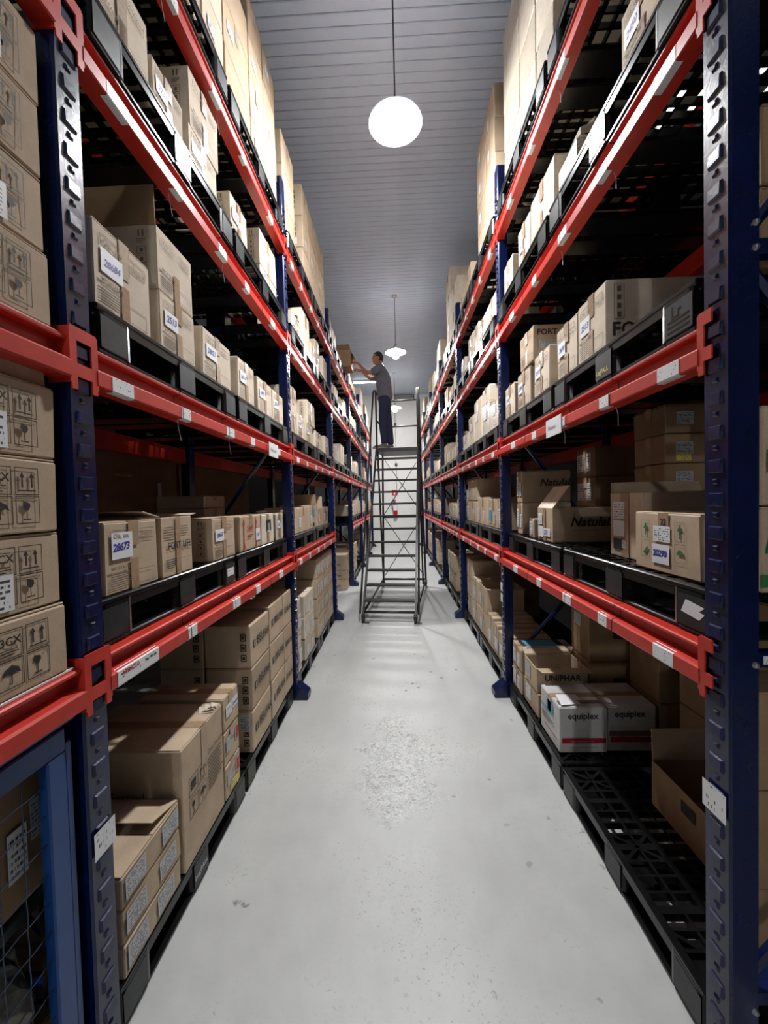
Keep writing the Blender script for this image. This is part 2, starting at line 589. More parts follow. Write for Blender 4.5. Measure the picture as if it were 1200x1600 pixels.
t = thing('tube_light', 'bright white tube light on the ceiling near the end wall', 'lamp', (-0.92, 12.95, CEIL))
link('housing', MB().cbox(-0.4, 0.4, -0.08, 0.08, -0.045, -0.0005, 0.01).mesh('housing', M['board']), t)
link('diffuser', MB().cbox(-0.37, 0.37, -0.065, 0.065, -0.06, -0.046, 0.006).mesh('diffuser', M['tube']), t)
t = thing('ceiling_vent', 'dark ventilation grille high on the end wall', 'vent', (0.36, WALL_Y, 5.32))
vf = MB()
for b in ((-0.36, 0.36, -0.02, 0, -0.105, -0.085), (-0.36, 0.36, -0.02, 0, 0.085, 0.105), (-0.36, -0.34, -0.02, 0, -0.085, 0.085), (0.34, 0.36, -0.02, 0, -0.085, 0.085)):
    vf.box(*b)
link('vent_frame', vf.mesh('vent_frame', M['greyblk']), t)
for k in range(5):
    link('slat', MB().prism([(-0.018, -0.085 + k * 0.034), (-0.004, -0.065 + k * 0.034), (-0.001, -0.07 + k * 0.034)], 'x', -0.34, 0.34).mesh('slat', M['vent']), t)
t = thing('conduit', 'thin grey conduit running down the end wall', 'pipe', (0.0, WALL_Y, 0))
link('pipe', MB().tube([(0.01, -0.018, 2.0), (0.01, -0.018, CEIL - 0.01)], 0.011, 8).mesh('pipe', M['steel']), t)
for z in (2.9, 4.35):
    link('junction_box', MB().cbox(-0.035, 0.055, -0.045, 0, z - 0.05, z + 0.05, 0.006).mesh('junction_box', M['greyblk']), t)
# fire extinguisher on the end wall
t = thing('fire_extinguisher', 'red fire extinguisher hung on the end wall behind the ladder', 'fire extinguisher', (-0.06, WALL_Y - 0.085, 1.04))
link('cylinder_body', MB().lathe([(0.001, 0), (0.07, 0.0), (0.078, 0.015), (0.078, 0.42), (0.06, 0.47), (0.03, 0.5), (0.001, 0.5)], 20).mesh('cylinder_body', M['extred'], True), t)
link('label', MB().lathe([(0.0785, 0.2), (0.0785, 0.4)], 20).mesh('label', M['sheetplain']), t)
link('valve', MB().lathe([(0.001, 0.5), (0.02, 0.5), (0.02, 0.56), (0.001, 0.57)], 12).mesh('valve', M['steel']), t)
link('handle', MB().box(-0.09, 0.03, -0.012, 0.012, 0.56, 0.575).box(-0.1, 0.01, -0.012, 0.012, 0.595, 0.61).mesh('handle', M['rubber']), t)
link('hose', MB().tube([(-0.02, 0, 0.54), (-0.1, -0.01, 0.55), (-0.15, -0.01, 0.48), (-0.11, -0.01, 0.36), (-0.095, 0, 0.2)], 0.013, 8).mesh('hose', M['rubber'], True), t)
link('bracket', MB().box(-0.03, 0.03, 0.06, 0.085, 0.44, 0.5).mesh('bracket', M['steel']), t)
t = thing('safety_sign', 'small square red and white sign above the extinguisher', 'sign', (-0.07, WALL_Y, 1.88))
link('sign_panel', MB().cbox(-0.1, 0.1, -0.006, 0, -0.1, 0.1, 0.002).mesh('sign_panel', M['signred']), t)
link('symbol_print', MB().box(-0.03, 0.02, -0.008, -0.006, -0.07, 0.04).box(-0.05, 0.03, -0.008, -0.006, 0.045, 0.06).mesh('symbol_print', M['sheetplain']), t)

def uvquad(name, p, mat):
    """a sheet a fraction of a millimetre thick with UVs over its face; p = four corners counter-clockwise from lower left"""
    me = bpy.data.meshes.new(name)
    me.from_pydata([tuple(q) for q in p], [], [(0, 1, 2, 3)])
    me.materials.append(mat)
    uvl = me.uv_layers.new(name='UVMap')
    for i, uv in enumerate(((0, 0), (1, 0), (1, 1), (0, 1))):
        uvl.data[i].uv = uv
    return me


# ------------------------------------------------------------------ rack uprights
POST_H, PW, PD = 4.17, 0.09, 0.07


def post_mesh(H, slots=True):
    m = MB()
    c = 0.006
    s0, s1 = 0.022, 0.068
    dz, sh = 0.0875, 0.036
    zs = [0.075 + i * dz for i in range(int((H - 0.15) / dz))] if slots else []
    # body: side faces, back, chamfers
    m.quad((0, c, 0), (0, c, H), (-c, 0, H), (-c, 0, 0))
    m.quad((-c, PW, 0), (-c, PW, H), (0, PW - c, H), (0, PW - c, 0))
    m.quad((-c, 0, 0), (-c, 0, H), (-PD, 0, H), (-PD, 0, 0))
    m.quad((-PD, PW, 0), (-PD, PW, H), (-c, PW, H), (-c, PW, 0))
    m.quad((-PD, 0, 0), (-PD, 0, H), (-PD, PW, H), (-PD, PW, 0))
    m.quad((0, c, H), (0, PW - c, H), (-c, PW, H), (-PD, PW, H), (-PD, 0, H), (-c, 0, H))
    # front face with pressed raised tabs
    m.quad((0, c, 0), (0, s0, 0), (0, s0, H), (0, c, H))
    m.quad((0, s1, 0), (0, PW - c, 0), (0, PW - c, H), (0, s1, H))
    z = 0.0
    for a in zs:
        b = a + sh
        m.quad((0, s0, z), (0, s1, z), (0, s1, a), (0, s0, a))
        e, q0, q1 = 0.0065, s0 + .004, s1 - .004
        m.quad((e, q0, a + .004), (e, q1, a + .004), (e * .8, q1, b - .003), (e * .8, q0, b - .003))
        m.quad((0, s0, a), (0, s1, a), (e, q1, a + .004), (e, q0, a + .004))
        m.quad((e * .8, q0, b - .003), (e * .8, q1, b - .003), (0, s1, b), (0, s0, b))
        m.quad((0, s0, a), (e, q0, a + .004), (e * .8, q0, b - .003), (0, s0, b))
        m.quad((e, q1, a + .004), (0, s1, a), (0, s1, b), (e * .8, q1, b - .003))
        # small pressed bump under each pocket
        q = a - 0.022
        i0 = len(m.v)
        m.v += [(0, .036, q - .007), (0, .054, q - .007), (0, .054, q + .008), (0, .036, q + .008), (.005, .040, q - .003), (.005, .050, q - .003), (.005, .050, q + .004), (.005, .040, q + .004)]
        for qf in ((4, 5, 6, 7), (0, 1, 5, 4), (1, 2, 6, 5), (2, 3, 7, 6), (3, 0, 4, 7)):
            m.f.append(tuple(i0 + k for k in qf))
            m.mi.append(0)
        z = b
    m.quad((0, s0, z), (0, s1, z), (0, s1, H), (0, s0, H))
    return m.mesh('post', M['blue'])


post_me = post_mesh(POST_H)
rpost_me = post_mesh(POST_H, False)
foot_me = MB().prism([(-0.075, 0), (0.085, 0), (0.092, 0.02), (0.088, 0.05), (0.045, 0.085), (0.004, 0.118), (-0.075, 0.118)], 'y', -0.012, -0.002).prism([(0.001, 0), (0.085, 0), (0.092, 0.02), (0.088, 0.05), (0.045, 0.085), (0.004, 0.118)], 'y', -0.002, 0.092).prism([(-0.075, 0), (0.085, 0), (0.092, 0.02), (0.088, 0.05), (0.045, 0.085), (0.004, 0.118), (-0.075, 0.118)], 'y', 0.092, 0.102).mesh('foot_guard', M['blue'])
plate_me = MB().cbox(-0.1, 0.02, -0.01, 0.1, 0, 0.006, 0.001).mesh('base_plate', M['blue'])
hbrace_me = MB().cbox(-0.822, -0.068, 0.027, 0.063, -0.02, 0.02, 0.003).mesh('brace', M['blue'])
bolt_me = MB().lathe([(0.009, -0.003), (0.009, 0.0), (0.006, 0.006), (0.001, 0.007)], 8).mesh('bolt', M['steel'])
HZ = [0.25, 1.16, 2.22, 3.2, 4.05]
dbr = []
for i in range(4):
    z0, z1 = HZ[i] + 0.06, HZ[i + 1] - 0.06
    x0, x1 = (-0.09, -0.8) if i % 2 == 0 else (-0.8, -0.09)
    dbr.append(MB().tube([(x0, 0.045, z0), (x1, 0.045, z1)], 0.016, 6).mesh('diagonal_brace', M['blue']))
for side in 'LR':
    for k in range(-1 if side == 'L' else 0, 7):
        loc, rz = rackpos(side, k)
        nth = {-1: 'behind the camera'}.get(k, '%s from the camera' % ORD[k + 1])
        t = thing('rack_upright', 'blue slotted steel upright frame, %s along %s rack' % (nth, SIDE[side]), 'rack frame', loc, rz, '%s rack uprights' % SIDE[side])
        link('post', post_me, t)
        link('post', rpost_me, t, (-0.89, PW, 0), PI)
        if k >= 1:
            link('foot_guard', foot_me, t)
        link('base_plate', plate_me, t, (-0.81, 0, 0))
        for z in HZ:
            link('brace', hbrace_me, t, (0, 0, z))
        for d in dbr:
            link('diagonal_brace', d, t)
        if k == 0:
            z = .64 if side == 'L' else .74
            link('label', uvquad('label', [(.0084, .006, z), (.0084, .086, z), (.0084, .086, z + .075), (.0084, .006, z + .075)], M['sheetfew']), t)
        if k == 1 and side == 'R':
            for z in (.76, .85):
                link('label', uvquad('label', [(.0084, .015, z), (.0084, .075, z), (.0084, .075, z + .07), (.0084, .015, z + .07)], M['sheetfew']), t)
        if k == 0 and side == 'R':
            link('label', uvquad('label', [(-.105, .0636, 1.15), (-.155, .0636, 1.15), (-.155, .0636, 1.172), (-.105, .0636, 1.172)], M['sheetfew']), t)
        if k <= 2:
            yb, sg = (PW, 1) if side == 'R' else (0, -1)
            for z in (0.25, 1.16, 2.2, 2.26, 3.17, 3.24):
                b = link('bolt', bolt_me, t, (-0.062, yb, z))
                b.rotation_euler = (-sg * PI / 2, 0, 0)

# ------------------------------------------------------------------ rack beams
BLEN = BAY - PW
prof = [(-0.046, 0), (0.0, 0), (0.004, -0.004), (0.004, -0.010), (0.001, -0.013), (-0.022, -0.015), (-0.022, -0.050), (0.008, -0.058), (0.0135, -0.064), (0.0135, -0.103), (0.0105, -0.108), (-0.046, -0.108)]
beam_me = MB().prism(prof, 'y', PW + 0.001, BAY - 0.001).mesh('beam_profile', M['red'])
rbeam_me = MB().prism([(-p[0] - 0.89, p[1]) for p in reversed(prof)], 'y', PW + 0.001, BAY - 0.001).mesh('beam_profile', M['red'])


def conn_poly(f):
    p = [(0.045, 0.03), (0.0, 0.03), (0.0, -0.005), (0.026, -0.005), (0.026, -0.065), (0.0, -0.065), (0.0, -0.1), (0.026, -0.1), (0.026, -0.135), (0.045, -0.135)]
    return [(f(y), z) for y, z in p]


conn0_me = MB().prism(conn_poly(lambda y: 0.045 + y), 'x', 0.0072, 0.0118).box(-0.05, 0.0118, PW - 0.0002, PW + 0.0045, -0.12, 0.025).mesh('beam_connector', M['red'])
conn1_me = MB().prism([(y, z) for y, z in reversed(conn_poly(lambda y: BAY + 0.045 - y))], 'x', 0.0072, 0.0118).box(-0.05, 0.0118, BAY - 0.0045, BAY + 0.0002, -0.12, 0.025).mesh('beam_connector', M['red'])
co_ = [(0.0146, -0.106), (0.0146, -0.0635), (0.0088, -0.0568), (-0.0208, -0.0490), (-0.0208, -0.0162), (0.0016, -0.0140), (0.0051, -0.0107), (0.0051, -0.0035), (0.0004, 0.0006), (-0.03, 0.0006)]
ci_ = [(0.0134, -0.106), (0.0134, -0.0641), (0.0080, -0.0581), (-0.0221, -0.0501), (-0.0221, -0.0149), (0.0011, -0.0129), (0.0039, -0.0099), (0.0039, -0.0041), (-0.0001, -0.0001), (-0.03, -0.0001)]
clip_me = MB().prism(co_ + ci_[::-1], 'y', -0.0025, 0.0025).mesh('clip', M['clip'])


def loc_label(wd):
    m = MB()
    me = bpy.data.meshes.new('location_label')
    x = 0.0143
    vs = [(x, 0, -0.1035), (x, wd, -0.1035), (x, wd, -0.0625), (x, 0, -0.0625), (0.0112, 0, -0.1090), (0.0112, wd, -0.1090), (0.002, 0, -0.0558), (0.002, wd, -0.0558), (-0.008, 0, -0.1090), (-0.008, wd, -0.1090)]
    me.from_pydata(vs, [], [(0, 1, 2, 3), (4, 5, 1, 0), (3, 2, 7, 6), (8, 9, 5, 4)])
    me.materials.append(M['sheetfew'])
    uvl = me.uv_layers.new(name='UVMap')
    U = {0: (0, 0), 1: (1, 0), 2: (1, 1), 3: (0, 1), 4: (0, 0), 5: (1, 0), 6: (0, 1), 7: (1, 1), 8: (0, 0), 9: (1, 0)}
    for p in me.polygons:
        for li in p.loop_indices:
            uvl.data[li].uv = U[me.loops[li].vertex_index]
    return me


lab_me = loc_label(0.097)
labs_me = loc_label(0.07)
lablong_me = loc_label(0.205)


TXT = {}


def text(s, size, mat, name='lettering', shear=0.0, bold=0.0, align='LEFT', spacing=1.0):
    key = (s, round(size, 4), mat.name, shear, bold, spacing)
    if key in TXT:
        return TXT[key]
    cu_ = bpy.data.curves.new('lettering', 'FONT')
    cu_.body = s
    cu_.size = size
    cu_.shear = shear
    cu_.offset = bold
    cu_.align_x = align
    cu_.space_character = spacing
    cu_.resolution_u = 2
    cu_.materials.append(mat)
    o = bpy.data.objects.new('lettering', cu_)
    C.objects.link(o)
    me = bpy.data.meshes.new_from_object(o.evaluated_get(bpy.context.evaluated_depsgraph_get()))
    bpy.data.objects.remove(o)
    bpy.data.curves.remove(cu_)
    TXT[key] = me
    return me


def aisle_mat(x, y, z):
    """local frame on a surface that faces local +x: text x to +y, text y up"""
    return Matrix(((0, 0, 1, x), (1, 0, 0, y), (0, 1, 0, z), (0, 0, 0, 1)))


for side in 'LR':
    for bay in range(0 if side == 'L' else 1, 7):
        for lv in range(1, 5):
            if side == 'L' and bay == 3 and lv == 1:
                continue
            loc, rz = rackpos(side, bay - 1, BAY + PW)
            t = thing('rack_beam', 'red front beam carrying the %s of the %s' % (LEV[lv], bayname(side, bay)), 'rack beam', (loc[0], loc[1], ZL[side][lv]), rz, 'red front rack beams')
            link('beam_profile', beam_me, t)
            link('beam_connector', conn0_me, t)
            link('beam_connector', conn1_me, t)
            offs = [0.17, 0.545, 0.93, 1.3, 1.77]
            offs = [o + rnd.uniform(-0.03, 0.03) for o in offs]
            if side == 'R':
                offs = [BAY + PW - o - 0.097 for o in offs]
            for j, o in enumerate(offs):
                if side == 'L' and bay == 1 and lv == 1 and j == 0:
                    q = link('location_label', lablong_me, t, (0, 0.115, 0))
                    q['label'] = 'long white label with red and black print'
                    for sx, tx, mt in ((0.02, 'ATENÇÃO', 'inkred'), (0.13, 'Rua', 'ink'), (0.16, 'Prédio', 'ink')):
                        link('lettering', text(tx, 0.017 if mt == 'inkred' else 0.011, M[mt], bold=0.0006), q, mat=aisle_mat(0.0149, sx, -0.08))
                    continue
                link('location_label', lab_me if j % 2 == 0 else labs_me, t, (0, o, 0))
            for o in (0.53, 0.97, 1.55):
                link('clip', clip_me, t, (0, o + 0.012 if side == 'L' else BAY + PW - o - 0.012, 0))
            if bay == 1 and lv >= 2:
                for o in (.56, 1.05):
                    o = o if side == 'L' else BAY + PW - o
                    link('tie_end', MB().tube([(-.02, o, -.1075), (-.022, o + .012, -.14), (-.018, o + .02, -.185)], .0013, 5).mesh('tie_end', M['sheetplain']), t)
            if bay >= 1:
                r = thing('rear_beam', 'red rear beam behind the %s of the %s' % (LEV[lv], bayname(side, bay)), 'rack beam', (loc[0], loc[1], ZL[side][lv]), rz, 'red rear rack beams')
                link('beam_profile', rbeam_me, r)

# bay signs hung on the second-shelf beams
for side, off, word in (('L', 1.60, 'Hidrocort'), ('R', 0.985, 'Maleato')):
    loc, rz = rackpos(side, 0, BAY + PW)
    y = off if side == 'L' else BAY + PW - off - 0.2
    t = thing('shelf_sign', 'white plastic sign hung on second beam of first %s bay' % SIDE[side], 'sign', (loc[0], loc[1], ZL[side][2]), rz)
    link('sign_panel', MB().cbox(0.0155, 0.0185, y, y + 0.2, -0.135, -0.043, 0.001).mesh('sign_panel', M['sheetplain']), t)
    link('lettering', text(word, 0.032, M['inksoft']), t, mat=aisle_mat(0.0192, y + 0.03, -0.1))

# ------------------------------------------------------------------ pallets
LX = 1.0


def pallet_mesh():
    m = MB()
    H = PH
    t0 = H - 0.018
    # deck edge
    for b in ((-0.028, 0, 0, 1, t0, H), (-LX, -LX + 0.028, 0, 1, t0, H), (-LX + 0.028, -0.028, 0, 0.03, t0, H), (-LX + 0.028, -0.028, 0.97, 1, t0, H)):
        m.cbox(*b, 0.004)
    # apron under the deck edge at the front and back
    m.box(-0.014, -0.003, 0.1, 0.9, H - 0.045, t0)
    m.box(-LX + 0.003, -LX + 0.014, 0.1, 0.9, H - 0.045, t0)
    # ribs
    for i in range(13):
        y = 0.05 + 0.9 * (i + 1) / 14
        wd = 0.011 if i % 4 != 2 else 0.028
        m.box(-LX + 0.026, -0.026, y - wd / 2, y + wd / 2, t0 - 0.012, H - 0.001)
    for i in range(11):
        x = -0.028 - (LX - 0.056) * (i + 1) / 12
        wd = 0.011 if i % 4 != 1 else 0.026
        m.box(x - wd / 2, x + wd / 2, 0.028, 0.972, t0 - 0.012, H - 0.0015)
    # slanted strengthening ribs round the block heads
    for cy in (0.1, 0.5, 0.9):
        for cx in (-0.1, -0.5, -0.9):
            for a in (0.7, -0.7):
                i0 = len(m.v)
                m.box(cx - 0.12, cx + 0.12, cy - 0.007, cy + 0.007, t0 - 0.01, H - 0.0008)
                m.rotz(i0, a, cx, cy)
    for i, v in enumerate(m.v):
        m.v[i] = (min(0, max(-LX, v[0])), min(1, max(0, v[1])), v[2])
    # blocks with rounded outer corners
    for (y0, y1) in ((0.0, 0.16), (0.425, 0.575), (0.84, 1.0)):
        for (x0, x1) in ((-0.14, 0.0), (-0.57, -0.43), (-1.0, -0.86)):
            r = 0.028
            pts = []
            for (px, py, a0) in ((x1 - r, y1 - r, 0), (x0 + r, y1 - r, 90), (x0 + r, y0 + r, 180), (x1 - r, y0 + r, 270)):
                for k in range(4):
                    a = math.radians(a0 + 30 * k)
                    pts.append((px + r * math.cos(a), py + r * math.sin(a)))
            m.prism(pts, 'z', 0.016, t0 + 0.001)
    # ribs pressed into the outer corners
    for y in (0.004, 0.996):
        for k in range(4):
            z = 0.035 + k * 0.023
            m.box(-0.04, -0.012, y - 0.006, y + 0.006, z, z + 0.01)
    # skids
    for (y0, y1) in ((0.0, 0.13), (0.44, 0.56), (0.87, 1.0)):
        m.cbox(-LX, 0, y0, y1, 0, 0.017, 0.005)
    m.cbox(-0.09, -0.004, 0.13, 0.87, 0, 0.016, 0.004)
    m.cbox(-LX + 0.004, -LX + 0.09, 0.13, 0.87, 0, 0.016, 0.004)
    return m.mesh('pallet', M['blackp'])


pal_me = pallet_mesh()
plate_sm = MB().box(0.0002, 0.0018, 0.012, 0.125, 0.02, 0.115).mesh('panel', M['greyblk'])
plate_md = MB().box(0.0002, 0.0018, 0.44, 0.56, 0.02, 0.115).mesh('panel', M['greyblk'])
plate_fr = MB().box(0.0002, 0.0018, 0.875, 0.988, 0.02, 0.115).mesh('panel', M['greyblk'])
PAL = {}
for side in 'LR':
    for bay in range(1, 7):
        for lv in range(0, 5):
            if side == 'L' and bay == 3 and lv < 2:
                continue
            for h in (0, 1):
                y = (0.117, 1.146)[h] + rnd.uniform(-0.004, 0.004)
                loc, rz = rackpos(side, bay - 1, 0)
                yy = loc[1] + y
                t = thing('plastic_pallet', 'black plastic pallet, %s one on %s, %s' % (('nearer', 'farther')[h], LEV[lv].replace('floor pallets', 'floor'), bayname(side, bay)), 'pallet',
                          (loc[0] + (-0.022, -0.036, -0.002, 0.014, 0.014)[lv] * (1 if side == 'L' else -1), yy + (0 if side == 'L' else 1.0), ZL[side][lv] + 0.0005), rz, 'black plastic pallets', pal_me)
                for pm in (plate_sm, plate_md, plate_fr):
                    link('panel', pm, t)
                PAL[side, bay, lv, h] = t
t = PAL['R', 1, 2, 0]
link('lettering', text('LogPALL', 0.026, M['yellow'], bold=0.0006), t, mat=aisle_mat(0.0022, 0.445, 0.04))
link('lettering', text('Lr', 0.05, M['blackp'], bold=0.001), t, mat=aisle_mat(0.0022, 0.9, 0.07))
for z in (0.03, 0.045, 0.06):
    link('print', MB().box(0.0019, 0.0024, 0.885, 0.975, z, z + 0.007).mesh('print', M['blackp']), t)
link('lettering', text('LogPALL', 0.03, M['sheetplain']), PAL['L', 1, 0, 0], mat=aisle_mat(0.0022, 0.445, 0.05))
q = link('label', uvquad('label', [(0.0024, 0.89, 0.05), (0.0024, 0.97, 0.05), (0.0024, 0.97, 0.09), (0.0024, 0.89, 0.09)], M['sheetfew']), PAL['L', 1, 1, 0])
q = link('label', MB().prism([(0.89, 0.06), (0.965, 0.05), (0.985, 0.07), (0.965, 0.075), (0.985, 0.09), (0.91, 0.1)], 'x', 0.002, 0.0026).mesh('label', M['sheetplain']), PAL['R', 1, 1, 0])
q['label'] = 'torn white sticker'

# ------------------------------------------------------------------ cartons
REG = []


class Carton:
    """one cardboard carton; Y0..Y1 along the aisle, X distance of its aisle face from the aisle axis"""

    def __init__(s, side, bay, lv, Y0, Y1, X, h, depth=0.34, z0=None, mat='kraft', look='tan cardboard carton', det=1, open_=False, tape='tape', rz=None, rear=False, seed=None):
        r = random.Random(int(Y0 * 1000) + int(X * 100) + lv * 7 + int((z0 or 0) * 97))
        s.side = side
        if z0 is None:
            z0 = (ZL[side][lv] + PH + 0.001)
        s.dy, s.dx, s.h = Y1 - Y0 - 0.006, depth, h - 0.002
        sx = -(X + depth / 2) if side == 'L' else X + depth / 2
        if rz is None:
            rz = r.uniform(-0.012, 0.012) if det else 0
        hx, hy = s.dx / 2, s.dy / 2
        m = MB()
        c = 0.004
        s.top = s.h
        if open_:
            th = 0.006
            m.cbox(-hx, hx, -hy, hy, 0, 0.008, 0.002)
            m.cbox(hx - th, hx, -hy, hy, 0.002, s.h, 0.0015)
            m.cbox(-hx, -hx + th, -hy, hy, 0.002, s.h, 0.0015)
            m.cbox(-hx + th, hx - th, -hy, -hy + th, 0.002, s.h, 0.0015)
            m.cbox(-hx + th, hx - th, hy - th, hy, 0.002, s.h, 0.0015)
        elif det:
            m.cbox(-hx, hx, -hy, hy, 0, s.h - 0.004, c, 0.0025, r)
            m.cbox(-hx + 0.003, hx - 0.002, -hy + 0.003, -0.0025, s.h - 0.0045, s.h, 0.001)
            m.cbox(-hx + 0.003, hx - 0.002, 0.0025, hy - 0.003, s.h - 0.0045, s.h, 0.001)
        else:
            m.cbox(-hx, hx, -hy, hy, 0, s.h, 0.005, 0.002, r)
        me = m.mesh('carton', M[mat])
        s.o = thing('carton', look, 'box', (sx, (Y0 + Y1) / 2, z0), rz, None, me)
        s.look, s.bay, s.lv, s.Y0, s.z0, s.rear, s.X = look, bay, lv, Y0, z0, rear, X
        s.ink = {}
        REG.append(s)
        if tape and not open_ and det:
            s.tape(tape)

    # ---- frames on the faces: u to the viewer's right, v up, w out of the face
    def frame(s, face):
        hx, hy = s.dx / 2, s.dy / 2
        if face == 'aisle':
            if s.side == 'L':
                return Vector((hx, -hy, 0)), Vector((0, 1, 0)), Vector((0, 0, 1)), Vector((1, 0, 0)), s.dy
            return Vector((-hx, hy, 0)), Vector((0, -1, 0)), Vector((0, 0, 1)), Vector((-1, 0, 0)), s.dy
        if face == 'near':
            return Vector((-hx, -hy, 0)), Vector((1, 0, 0)), Vector((0, 0, 1)), Vector((0, -1, 0)), s.dx
        return Vector((-hx, -hy, s.h)), Vector((1, 0, 0)), Vector((0, 1, 0)), Vector((0, 0, 1)), s.dx

    def P(s, face, u, v, w=0.0):
        o, U, V, W, L = s.frame(face)
        return o + U * u + V * v + W * (w + 0.0032)

    def width(s, face):
        return s.frame(face)[4]

    def tape(s, mat):
        m = MB()
        e = 0.0012
        u0, u1 = s.dy / 2 - 0.026, s.dy / 2 + 0.026
        d = s.h * 0.36

        def P(u, v):
            return s.P('aisle', u, v, e - 0.001)
        m.quad(P(u0, s.h - d), P(u1, s.h - d), P(u1, s.h), P(u0, s.h))
        hx = s.dx / 2
        m.quad((-hx, -0.026, s.h + e), (hx, -0.026, s.h + e), (hx, 0.026, s.h + e), (-hx, 0.026, s.h + e))
        link('tape', m.mesh('tape', M[mat]), s.o)
        return s

    def tapelow(s, mat='tape', v1=0.45, v0=0.0, w=0.04):
        m = MB()
        u = s.dy / 2
        m.quad(*[s.P('aisle', a, b, 0.0004) for a, b in ((u - w / 2, s.h * v0), (u + w / 2, s.h * v0), (u + w / 2, s.h * v1), (u - w / 2, s.h * v1))])
        link('tape', m.mesh('tape', M[mat]), s.o)
        return s

    def label(s, face, u, v, w, h, mat='sheet', tilt=0.0, name='label'):
        c, d = math.cos(tilt), math.sin(tilt)
        pts = []
        for (a, b) in ((-w / 2, -h / 2), (w / 2, -h / 2), (w / 2, h / 2), (-w / 2, h / 2)):
            pts.append(s.P(face, u + w / 2 + c * a - d * b, v + h / 2 + d * a + c * b, 0.0008))
        link(name, uvquad(name, pts, M[mat]), s.o)
        return s

    def rect(s, face, u, v, w, h, ink='ink', e=0.0):
        s.ink.setdefault((ink, face), MB()).quad(*[s.P(face, a, b, 0.0002 + e) for a, b in ((u, v), (u + w, v), (u + w, v + h), (u, v + h))])
        return s

    def poly(s, face, pts, ink='ink'):
        s.ink.setdefault((ink, face), MB()).quad(*[s.P(face, a, b, 0.0003) for a, b in pts])
        return s

    def frame_rect(s, face, u, v, w, h, t=0.0025, ink='ink'):
        for (a, b, c, d) in ((u, v, w, t), (u, v + h - t, w, t), (u, v + t, t, h - 2 * t), (u + w - t, v + t, t, h - 2 * t)):
            s.rect(face, a, b, c, d, ink)
        return s

    def lines(s, face, u, v, w, h, n, ink='ink', fill=0.4):
        r = random.Random(int(s.Y0 * 1000) + n)
        for i in range(n):
            s.rect(face, u, v + h * i / n, w * (1 if i else 0.7) * r.uniform(0.82, 1.0), h / n * fill, ink)
        return s

    def symbol(s, face, kind, u, v, q, ink='ink'):
        """transport symbol in a square of side q"""
        s.frame_rect(face, u, v, q, q * 1.05, q * 0.035, ink)
        if kind == 'up':
            for k in (0.3, 0.7):
                s.rect(face, u + q * (k - .04), v + q * .28, q * .08, q * .4, ink)
                s.poly(face, [(u + q * (k - .11), v + q * .66), (u + q * (k + .11), v + q * .66), (u + q * k, v + q * .88)], ink)
            s.rect(face, u + q * .14, v + q * .14, q * .72, q * .05, ink)
        elif kind == 'glass':
            s.poly(face, [(u + q * .3, v + q * .86), (u + q * .27, v + q * .66), (u + q * .38, v + q * .5), (u + q * .5, v + q * .5), (u + q * .6, v + q * .64), (u + q * .58, v + q * .78), (u + q * .45, v + q * .82)], ink)
            s.rect(face, u + q * .42, v + q * .2, q * .045, q * .32, ink)
            s.rect(face, u + q * .28, v + q * .14, q * .34, q * .05, ink)
            for k in range(3):
                s.rect(face, u + q * (.66 + .08 * k), v + q * (.8 + .035 * k), q * .05, q * .025, ink)
        elif kind == 'umbrella':
            s.poly(face, [(u + q * .14, v + q * .5), (u + q * .3, v + q * .56), (u + q * .5, v + q * .5), (u + q * .7, v + q * .56), (u + q * .86, v + q * .5), (u + q * .78, v + q * .72), (u + q * .5, v + q * .85), (u + q * .22, v + q * .72)], ink)
            s.rect(face, u + q * .48, v + q * .18, q * .045, q * .36, ink)
            s.rect(face, u + q * .40, v + q * .16, q * .1, q * .045, ink)
        elif kind == 'stack':
            s.rect(face, u + q * .2, v + q * .3, q * .6, q * .12, ink)
            s.rect(face, u + q * .2, v + q * .5, q * .6, q * .3, ink)
        return s

    def txt(s, face, u, v, st, size, mat='ink', shear=0.0, bold=0.0, spacing=1.0, name='lettering', tilt=0.0):
        o, U, V, W, L = s.frame(face)
        p = s.P(face, u, v, 0.0013)
        U2 = U * math.cos(tilt) + V * math.sin(tilt)
        V2 = V * math.cos(tilt) - U * math.sin(tilt)
        mt = Matrix(((U2.x, V2.x, W.x, p.x), (U2.y, V2.y, W.y, p.y), (U2.z, V2.z, W.z, p.z), (0, 0, 0, 1)))
        link(name, text(st, size, M[mat], shear=shear, bold=bold, spacing=spacing), s.o, mat=mt)
        return s

    def pen(s, u, v, st, size=0.055, w=None, h=None, sheet='sheetplain'):
        """white sheet with a number written in blue marker"""
        w = w or size * 0.62 * len(st) + 0.02
        h = h or size * 1.5
        s.label('aisle', u, v, w, h, sheet)
        s.txt('aisle', u + 0.012, v + h * 0.3, st, size, 'pen', shear=0.25, bold=size * .024, spacing=0.95, name='handwriting', tilt=0.06)
        return s

    def order(s, num=None, near=False):
        """the print of a mail-order carton: speech-bubble outline, heading and small lines, tape in the middle"""
        W, H = s.dy, s.h
        y = H * 0.72
        for (a, b) in ((0.1 * W, 0.43 * W), (0.57 * W, 0.9 * W)):
            s.rect('aisle', a + 0.01, y, b - a - 0.01, 0.0022, 'inksoft').rect('aisle', a + 0.01, y + H * .15, b - a - 0.01, 0.0022, 'inksoft')
        s.rect('aisle', 0.1 * W, y + .006, 0.0022, H * .13, 'inksoft').rect('aisle', 0.9 * W, y + .006, 0.0022, H * .13, 'inksoft')
        s.txt('aisle', 0.14 * W, y + H * .045, 'Olá, seu', H * .1, 'inksoft').txt('aisle', 0.61 * W, y + H * .045, 'chegou!', H * .1, 'inksoft')
        s.txt('aisle', 0.08 * W, H * .33, 'IMPORTANTE:', H * .065, 'inksoft', bold=.0004)
